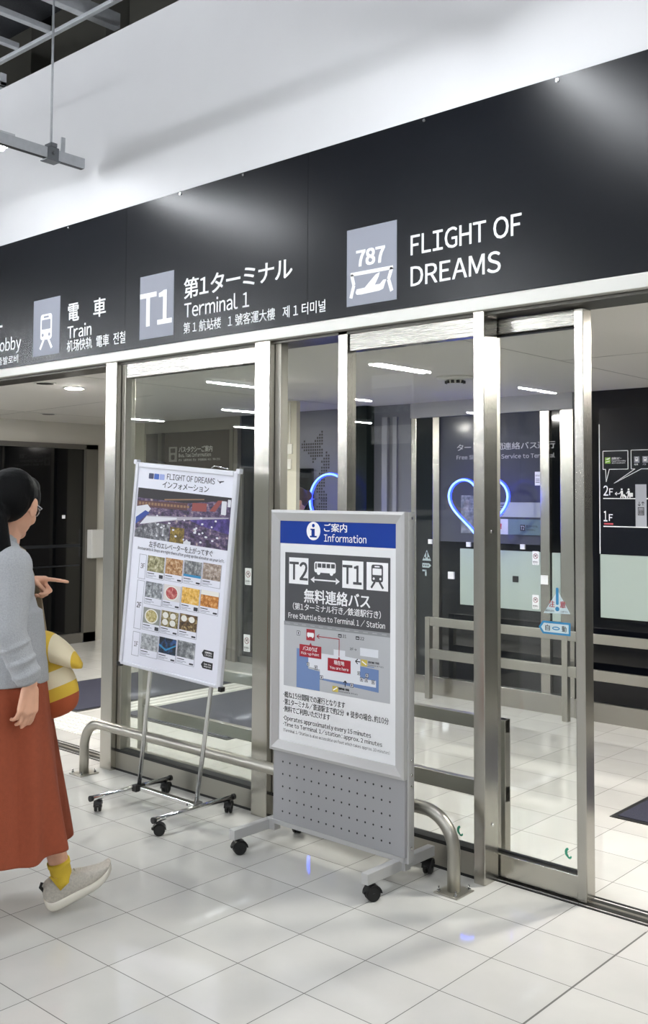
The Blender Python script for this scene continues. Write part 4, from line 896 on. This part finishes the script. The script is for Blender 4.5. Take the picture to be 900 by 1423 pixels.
# ================================================================== PEOPLE
def capsule(mb, p0, p1, r0, r1, n=16, k=5):
    p0, p1 = Vector(p0), Vector(p1); d = (p1-p0); L = d.length; d.normalize()
    pts = []; rs = []
    for i in range(k+1):
        a = PI/2*(1-i/k); pts.append(p0-d*r0*math.sin(a)); rs.append(max(r0*math.cos(a), 1e-4))
    for i in range(k+1):
        a = PI/2*i/k; pts.append(p1+d*r1*math.sin(a)); rs.append(max(r1*math.cos(a), 1e-4))
    mb.tube(pts, rs, n)
def ellipsoid(mb, c, ax, rad, n=20, k=12):
    """ax: three orthonormal axes, rad: radii"""
    c = Vector(c); rings = []
    for i in range(k+1):
        t = PI*i/k
        rr = max(math.sin(t), 1e-3)
        rings.append([c+ax[0]*rad[0]*rr*math.cos(2*PI*j/n)+ax[1]*rad[1]*rr*math.sin(2*PI*j/n)+ax[2]*rad[2]*-math.cos(t) for j in range(n)])
    mb.loft(rings)
def remesh(mb, name, m, parent, voxel, smooth=4, factor=.5, loc=None):
    o = mb.build(name+'_raw', m, None, loc=loc if loc is not None else parent_loc(parent))
    md = o.modifiers.new('r', 'REMESH'); md.mode = 'VOXEL'; md.voxel_size = voxel; md.use_smooth_shade = True
    if smooth: sm = o.modifiers.new('s', 'SMOOTH'); sm.factor = factor; sm.iterations = smooth
    dg = bpy.context.evaluated_depsgraph_get()
    me = bpy.data.meshes.new_from_object(o.evaluated_get(dg)); me.name = name
    for p in me.polygons: p.use_smooth = True
    me.materials.clear(); me.materials.append(m)
    n = bpy.data.objects.new(name, me); COL.objects.link(n)
    pos = o.location.copy(); bpy.data.objects.remove(o)
    if parent: n.parent = parent; n.location = pos-parent_loc(parent)
    else: n.location = pos
    return n
SKIN = mat('skin', '#d9a68a', .5, noise=.04, nscale=30)
HAIR = mat('black_hair', '#040405', .62, spec=.12, bump=.5, bscale=220)
KNIT = mat('grey_knit', '#a3a5a8', .95, noise=.09, nscale=190, bump=.45, bscale=240)
SKIRT = mat('rust_skirt', '#8e4429', .9, noise=.06, nscale=60, bump=.25, bscale=240)
SOCK = mat('yellow_sock', '#d8b73a', .9, bump=.3, bscale=300)

G = Vector((-3.405, 2.008, 0)); FD = Vector((.313, .9497, 0)).normalized(); RT = Vector((FD.y, -FD.x, 0)); UP = Vector((0, 0, 1))
def W(f, r, u): return G+FD*f+RT*r+UP*u
pr = thing('person', 'person in grey knit jacket and long rust skirt walking and pointing', 'person', tuple(G))
ha = math.radians(50); HF = (FD*math.cos(ha)-RT*math.sin(ha)); HR = Vector((HF.y, -HF.x, 0))
tl = math.radians(12); HF2 = (HF*math.cos(tl)-UP*math.sin(tl)); HU = (UP*math.cos(tl)+HF*math.sin(tl))
HC = W(.035, 0, 1.505)
def H(f, r, u): return HC+HF2*f+HR*r+HU*u
m = MB()
ellipsoid(m, H(-.012, 0, .025), (HF2, HR, HU), (.096, .076, .100))
ellipsoid(m, H(.022, 0, -.035), (HF2, HR, HU), (.066, .060, .083))
ellipsoid(m, H(.055, 0, -.095), (HF2, HR, HU), (.028, .030, .024))      # chin
capsule(m, H(.080, 0, .0), H(.104, 0, -.035), .008, .013)               # nose
ellipsoid(m, H(.078, 0, -.064), (HF2, HR, HU), (.014, .024, .008)); ellipsoid(m, H(.076, 0, -.076), (HF2, HR, HU), (.013, .021, .008))   # lips
for s in (-1, 1):
    ellipsoid(m, H(.075, s*.031, -.002), (HF2, HR, HU), (.010, .014, .010))
    ellipsoid(m, H(.052, s*.046, -.038), (HF2, HR, HU), (.026, .018, .026))   # cheek
    e = (HF2*.93+HU*.2+HR*s*-.3).normalized(); e2 = HR*s
    ellipsoid(m, H(-.002, s*.079, -.012), ((HF2+HR*s*.35).normalized(), (HR*s-HF2*.35).normalized(), HU), (.020, .008, .034))   # ear
    ellipsoid(m, H(-.008, s*.086, .006), ((HF2+HR*s*.35).normalized(), (HR*s-HF2*.35).normalized(), HU), (.016, .007, .022))
capsule(m, W(-.012, 0, 1.30), W(.012, 0, 1.44), .060, .054)
capsule(m, W(0, -.12, 1.285), W(0, .12, 1.285), .055, .055)
ellipsoid(m, W(0, 0, 1.10), (FD, RT, UP), (.09, .14, .22)); ellipsoid(m, W(0, 0, .90), (FD, RT, UP), (.095, .145, .13))
# near arm hangs, far arm points ahead
NS, NE, NW = W(-.005, .165, 1.29), W(-.020, .205, 1.06), W(.055, .215, .875)
FS, FE, FW = W(0, -.165, 1.29), W(-.06, -.19, 1.08), W(.085, -.12, 1.205)
for a, b, c in ((NS, NE, NW), (FS, FE, FW)): capsule(m, a, b, .044, .036); capsule(m, b, c, .035, .025)
def hand(m, wrist, d, palm_n, side, spec, thumb):
    """d: along the palm, palm_n: out of the palm, side: towards the thumb; spec: curl per joint for four fingers"""
    d, palm_n, side = d.normalized(), palm_n.normalized(), side.normalized()
    k0 = wrist+d*.085
    for i in range(4):
        o = (.030-.020*i)
        capsule(m, wrist+side*o*.6+d*.01, k0+side*o-d*(.004*(abs(i-1))), .016, .0125)
    capsule(m, wrist, k0, .018, .016)
    L = ((.042, .026, .020), (.046, .029, .021), (.043, .027, .020), (.034, .020, .018))
    for i in range(4):
        o = .030-.020*i; p = k0+side*o-d*(.004*abs(i-1)); ang = 0
        for j in range(3):
            ang += spec[i][j]; q = p+(d*math.cos(ang)+palm_n*math.sin(ang))*L[i][j]
            capsule(m, p, q, .0092-.0008*j, .0086-.0008*j, 10, 3); p = q
    a, b, c = wrist+d*.022+side*.022, wrist+d*thumb[0]+side*thumb[1]+palm_n*thumb[2], wrist+d*thumb[3]+side*thumb[4]+palm_n*thumb[5]
    capsule(m, a, b, .0145, .0105, 12, 3); capsule(m, b, c, .0105, .0085, 12, 3)
def to3(v): return v[0]*FD+v[1]*RT+v[2]*UP
hand(m, NW-UP*.012, to3((-.10, .02, -1)), to3((-.35, -1, 0)), to3((1, -.35, -.1)), ((.35, .45, .3), (.4, .5, .35), (.45, .55, .4), (.5, .6, .4)), (.055, .042, .022, .085, .040, .040))
pd = to3((.97, .10, -.10))
hand(m, FW+to3((.01, 0, 0)), pd, to3((-.1, .75, -.7)), to3((.1, .65, .75)), ((.05, .05, .05), (1.1, 1.3, .7), (1.2, 1.4, .8), (1.2, 1.4, .8)), (.05, .030, .025, .080, .012, .040))
# legs: near leg forward on its heel, far leg behind on its toes
AN = W(.225, .07, .115); AF = W(-.33, -.07, .13)
for hip, knee, ank in ((W(.0, .08, .86), W(.13, .075, .48), AN), (W(.0, -.08, .86), W(-.04, -.08, .47), AF)):
    capsule(m, hip, knee, .075, .05); capsule(m, knee, ank, .048, .034); ellipsoid(m, knee+(ank-knee)*.3-FD*.015, (FD, RT, UP), (.045, .045, .10))
body = remesh(m, 'body', SKIN, pr, .0042, 5, .4)
# eyes and brows
m = MB()
for s in (-1, 1): ellipsoid(m, H(.083, s*.031, -.002), (HF2, HR, HU), (.004, .009, .006), 12, 8)
m.build('eyes', mat('eye_dark', '#1a1411', .2), pr)
# hair
m = MB()
ellipsoid(m, H(-.026, 0, .040), (HF2, HR, HU), (.106, .089, .098))
ellipsoid(m, H(-.055, 0, .012), (HF2, HR, HU), (.078, .084, .086))
ellipsoid(m, H(.035, 0, .078), (HF2, HR, HU), (.062, .074, .050))
for s in (-1, 1): ellipsoid(m, H(.030, s*.066, .035), (HF2, HR, HU), (.034, .016, .050)); capsule(m, H(.020, s*.074, .03), H(.026, s*.070, -.015), .012, .006)
capsule(m, H(-.100, 0, -.045), H(-.135, .01, -.075), .040, .034); capsule(m, H(-.135, .01, -.075), H(-.120, .035, -.20), .036, .038); capsule(m, H(-.120, .035, -.20), H(-.135, .04, -.30), .036, .014)
remesh(m, 'hair', HAIR, pr, .0048, 4, .5)
# glasses
GM = mat('glasses_silver', '#c7c9cc', .2, .8)
m = MB()
for s in (-1, 1):
    m.tube([H(.100-.012*abs(math.cos(a)) if s*math.cos(a) > 0 else .100, s*.034+.026*math.cos(a), -.004+.021*math.sin(a)) for a in [2*PI*i/24 for i in range(24)]], .0022, 8, closed=True)
    m.tube([H(.094, s*.060, .003), H(.075, s*.076, .004), H(-.005, s*.084, .010), H(-.018, s*.082, -.004)], .0022, 8)
m.tube([H(.101, -.009, .0), H(.105, 0, .003), H(.101, .009, .0)], .002, 8)
gl = m.build('glasses', GM, pr)
m = MB()
for s in (-1, 1): m.prism(circ(0, 0, .024, .019), plane(H(.098, s*.034, -.004), HR, HU, HF2), 0, .0008)
m.build('lens', GLASS, gl)
# jacket
m = MB()
ellipsoid(m, W(-.005, -.01, 1.20), (FD, RT, UP), (.120, .165, .17)); ellipsoid(m, W(.005, -.01, 1.06), (FD, RT, UP), (.132, .158, .20))
rings = []
for u, a, b in ((.855, .158, .180), (.92, .152, .172), (1.02, .142, .162), (1.12, .128, .158)):
    rings.append([W(.012+a*math.cos(2*PI*j/28)*(1+.02*math.sin(5*2*PI*j/28)), b*math.sin(2*PI*j/28)*(1+.02*math.sin(4*2*PI*j/28)), u) for j in range(28)])
m.loft(rings)
capsule(m, W(-.02, -.10, 1.315), W(-.02, .10, 1.315), .070, .070); capsule(m, W(-.02, 0, 1.30), W(-.008, 0, 1.375), .078, .064)
for a, b, c in ((NS, NE, NW), (FS, FE, FW)):
    capsule(m, a, b, .072, .060); 
    d = (c-b); capsule(m, b, b+d*.80, .060, .048); m.tube([b+d*.5, b+d*.75, b+d*.96], [.050, .045, .045], 18)
    for q in (.25, .55, .8): 
        cc = b+d*q; m.tube([cc-d*.05, cc+RT*.004, cc+d*.05], [.048, .064-.010*q, .046], 16)
remesh(m, 'jacket', KNIT, pr, .0060, 3, .5)
# skirt with folds
random.seed(3)
rings = []; N = 96; US = [.93, .84, .74, .62, .50, .40, .32, .265, .25]
ph = [random.uniform(0, 6.28) for _ in range(6)]
for u in US:
    t = (.93-u)/.68
    fr = .135+.10*t; bk = .13+.24*t; sd = .165+.085*t; ring = []
    for j in range(N):
        a = 2*PI*j/N
        fold = 1+(.03+.15*t)*(.5*math.sin(6*a+ph[0]+1.2*t)+.35*math.sin(9*a+ph[1]-1.5*t)+.2*math.sin(14*a+ph[2]))
        ca = math.cos(a); ring.append(W(.02+.0*t+(fr if ca > 0 else bk)*ca*fold, sd*math.sin(a)*fold, u+(.012*math.sin(5*a+ph[3])*t)))
    rings.append(ring)
inner = [[p+(W(.0, 0, p.z)-p)*.03 for p in r] for r in rings][::-1]
m = MB(); m.loft(rings+inner); o = m.build('skirt', SKIRT, pr)
sb = o.modifiers.new('sub', 'SUBSURF'); sb.levels = 1; sb.render_levels = 1
# socks and shoes
def shoe(ank, pitch, name_side):
    """foot frame: heel at origin, x along the sole; pitch lifts the toe"""
    fx = FD*math.cos(pitch)+UP*math.sin(pitch); fz = UP*math.cos(pitch)-FD*math.sin(pitch)
    if pitch >= 0: heel = Vector((ank.x, ank.y, 0))-FD*.045+UP*.004
    else:
        toe = Vector((ank.x, ank.y, 0))+FD*.12; heel = toe-fx*.215+UP*.004
    def S(x, r, z): return heel+fx*x+RT*r+fz*z
    prof = [(-.008, .018, .020), (.002, .029, .007), (.016, .035, .0), (.05, .037, .0), (.11, .036, .0), (.16, .045, .001), (.205, .046, .010), (.240, .037, .026), (.262, .018, .046)]
    def ring(x, hw, z0, z1, n=20):
        return [S(x, hw*math.copysign(abs(math.cos(a))**.6, math.cos(a)), (z0+z1)/2+(z1-z0)/2*math.copysign(abs(math.sin(a))**.6, math.sin(a))) for a in [2*PI*i/n for i in range(n)]]
    m = MB(); m.loft([ring(x, w_*1.08, z, z+.042-.010*(x/.26)) for x, w_, z in prof]); so = m.build('shoe_sole', mat('sole_cream', '#d3cec0', .6), pr)
    top = [.080, .100, .116, .120, .112, .086, .070, .062, .058]
    m = MB(); m.loft([ring(x+.004, w_*.96, z+.024, max(tp_, z+.03)) for (x, w_, z), tp_ in zip(prof, top)]); sh = m.build('shoe', mat('shoe_knit', '#bab4a9', .9, noise=.12, nscale=120, bump=.3, bscale=260), pr)
    for p in (so, sh):
        q = p.modifiers.new('sub', 'SUBSURF'); q.levels = 1; q.render_levels = 1
    m = MB()
    for k in range(4): x = .105+.022*k; m.tube([S(x, -.028, .100-.011*k), S(x+.004, 0, .118-.0125*k), S(x, .028, .100-.011*k)], .0035, 8)
    m.build('laces', mat('lace', '#c9c5b8', .8), sh)
    m = MB(); m.tube([S(.004, 0, .085), S(-.003, 0, .105), S(.008, 0, .118)], .006, 8); m.build('heel_tab', BLACK, sh)
    sk = S(.05, 0, .085)
    return sk
for ank, pitch in ((AN, .34), (AF, -.55)):
    sk = shoe(ank, pitch, 0)
    knee = W(.13, .075, .48) if pitch > 0 else W(-.04, -.08, .47)
    d = (knee-ank).normalized()
    m = MB(); m.tube([sk, ank+d*.005, ank+d*.03, ank+d*.055, ank+d*.058, ank+d*.075, ank+d*.075], [.038, .039, .0385, .039, .042, .0425, .036], 20); m.build('sock', SOCK, pr)

# bag with strap
YLW = mat('bag_yellow', '#d6b23c', .85, bump=.2, bscale=200); CRM = mat('bag_cream', '#e0d3b4', .85, bump=.2, bscale=200); ORG = mat('bag_orange', '#a8502b', .85, bump=.2, bscale=200); TAN = mat('strap_tan', '#8a7a62', .9)
BC = W(.185, .005, .815)
camr = Vector((.746, .665, 0)); camf = Vector((-.665, .746, 0))
bg = thing('shoulder_bag', 'yellow, cream and orange striped soft bag carried at the hip', 'bag', tuple(BC-UP*.12))
def bagpt(a, b, c): return BC+camr*a+camf*b+UP*c
rings = []; mis = []; K = 22; N = 28
tilt = Matrix.Rotation(math.radians(-20), 3, camf)
def tl_(v): return tilt @ v
for i in range(K+1):
    t = PI*i/K; z = -math.cos(t); rr = max(abs(math.sin(t)), .02)**.55
    rings.append([BC+tl_(camr*(.098*rr*math.cos(2*PI*j/N)*(1+.03*math.sin(3*2*PI*j/N)))+camf*(.072*rr*math.sin(2*PI*j/N))+UP*(.112*z)) for j in range(N)])
    mis.append(2 if z < -.52 else 0 if z < -.05 else 1 if z < .45 else 0)
m = MB(); m.loft(rings, mis=mis); bo = m.build('pouch', [YLW, CRM, ORG], bg)
# flap
rings = []; mis = []
fl0 = BC+UP*.115+camr*.0
for i in range(15):
    s = i/14; x = -.10+.215*s; hz = .052*math.sin(PI*min(1, .18+s*.80))**.7+.004; yy = .080*math.sin(PI*min(1, .15+.83*s))**.6+.004
    zc = .055-.085*s
    rings.append([fl0+camr*x+camf*(yy*math.cos(2*PI*j/20))+UP*(zc+hz*math.sin(2*PI*j/20)+.02*math.sin(PI*s)) for j in range(20)])
    mis.append(0 if s < .48 else 1 if s < .80 else 0)
m = MB(); m.loft(rings, mis=mis); m.build('flap', [YLW, CRM], bg)
m = MB()
path = [BC+camr*-.03+UP*.10, W(.165, -.04, 1.00), W(.150, -.10, 1.15), W(.09, -.12, 1.32), W(.0, -.10, 1.385), W(-.09, -.05, 1.335), W(-.148, .03, 1.20), W(-.165, .09, 1.08), W(-.13, .13, .99), W(-.06, .13, .95), W(.05, .10, .92), BC+camr*-.02+UP*.06]
for k in range(len(path)-1):
    pass
def band(pts, wd, th):
    rings = []
    for i, p in enumerate(pts):
        t = (pts[min(i+1, len(pts)-1)]-pts[max(i-1, 0)]).normalized()
        out = (p-W(0, 0, p.z)); out = (out-t*out.dot(t)).normalized() if out.length > .03 else UP.copy(); s_ = t.cross(out).normalized()
        rings.append([p+s_*wd/2, p+s_*wd/2+out*th, p-s_*wd/2+out*th, p-s_*wd/2])
    return rings
m.loft(band(path, .045, .005), smooth=False); m.build('strap', TAN, bg)

# second person far behind, only the head and bun show above the information stand
p2 = thing('person', 'person with brown hair in a bun behind the grey information stand', 'person', (-5.71, 6.02, 0))
Q0 = Vector((-5.71, 6.02, 0)); f2, r2_ = Vector((-.3, -.95, 0)).normalized(), Vector((-.95, .3, 0)).normalized()
def X(f, r, u): return Q0+f2*f+r2_*r+UP*u
HB = 1.50
m = MB()
ellipsoid(m, X(0, 0, HB), (f2, r2_, UP), (.090, .072, .108)); ellipsoid(m, X(.03, 0, HB-.05), (f2, r2_, UP), (.055, .052, .07)); capsule(m, X(.085, 0, HB), X(.10, 0, HB-.03), .008, .012)
capsule(m, X(-.01, 0, 1.26), X(.0, 0, 1.42), .056, .05); capsule(m, X(0, -.12, 1.27), X(0, .12, 1.27), .05, .05); ellipsoid(m, X(0, 0, 1.05), (f2, r2_, UP), (.09, .14, .25))
for s in (-1, 1):
    ellipsoid(m, X(0, s*.075, HB-.01), (f2, r2_, UP), (.016, .008, .03))
    capsule(m, X(0, s*.17, 1.26), X(-.02, s*.20, 1.0), .042, .034); capsule(m, X(-.02, s*.20, 1.0), X(.04, s*.21, .80), .033, .024)
    capsule(m, X(.04, s*.21, .80), X(.05, s*.21, .73), .026, .024)
    for i in range(4): capsule(m, X(.02+.018*i, s*.21, .73), X(.025+.018*i, s*.205, .65+.006*abs(i-1)), .009, .007, 8, 3)
    capsule(m, X(.06, s*.20, .78), X(.09, s*.195, .71), .011, .008, 8, 3)
    capsule(m, X(0, s*.08, .86), X(.01, s*.085, .48), .075, .05); capsule(m, X(.01, s*.085, .48), X(0, s*.085, .09), .047, .033); capsule(m, X(-.03, s*.085, .035), X(.15, s*.09, .030), .036, .030)
remesh(m, 'body', SKIN, p2, .006, 3, .4)
m = MB(); ellipsoid(m, X(-.02, 0, HB+.03), (f2, r2_, UP), (.095, .082, .095)); ellipsoid(m, X(-.10, -.01, HB+.05), (f2, r2_, UP), (.045, .05, .045)); remesh(m, 'hair', mat('brown_hair', '#4a3426', .45, bump=.3, bscale=150), p2, .006, 3)
m = MB(); ellipsoid(m, X(0, 0, 1.10), (f2, r2_, UP), (.13, .18, .26)); capsule(m, X(0, -.12, 1.28), X(0, .12, 1.28), .068, .068)
for s in (-1, 1): capsule(m, X(0, s*.17, 1.26), X(-.02, s*.20, 1.0), .06, .05); capsule(m, X(-.02, s*.20, 1.0), X(.03, s*.21, .83), .05, .04)
remesh(m, 'coat', mat('dark_coat', '#25262b', .9), p2, .009, 3)
m = MB()
for s in (-1, 1): capsule(m, X(0, s*.085, .88), X(.01, s*.09, .48), .092, .072); capsule(m, X(.01, s*.09, .48), X(0, s*.09, .12), .070, .058)
remesh(m, 'trousers', mat('dark_trousers', '#1d1f26', .9), p2, .009, 3)
m = MB()
for s in (-1, 1): capsule(m, X(-.03, s*.085, .042), X(.16, s*.09, .038), .042, .036)
remesh(m, 'shoes', BLACK, p2, .007, 2)
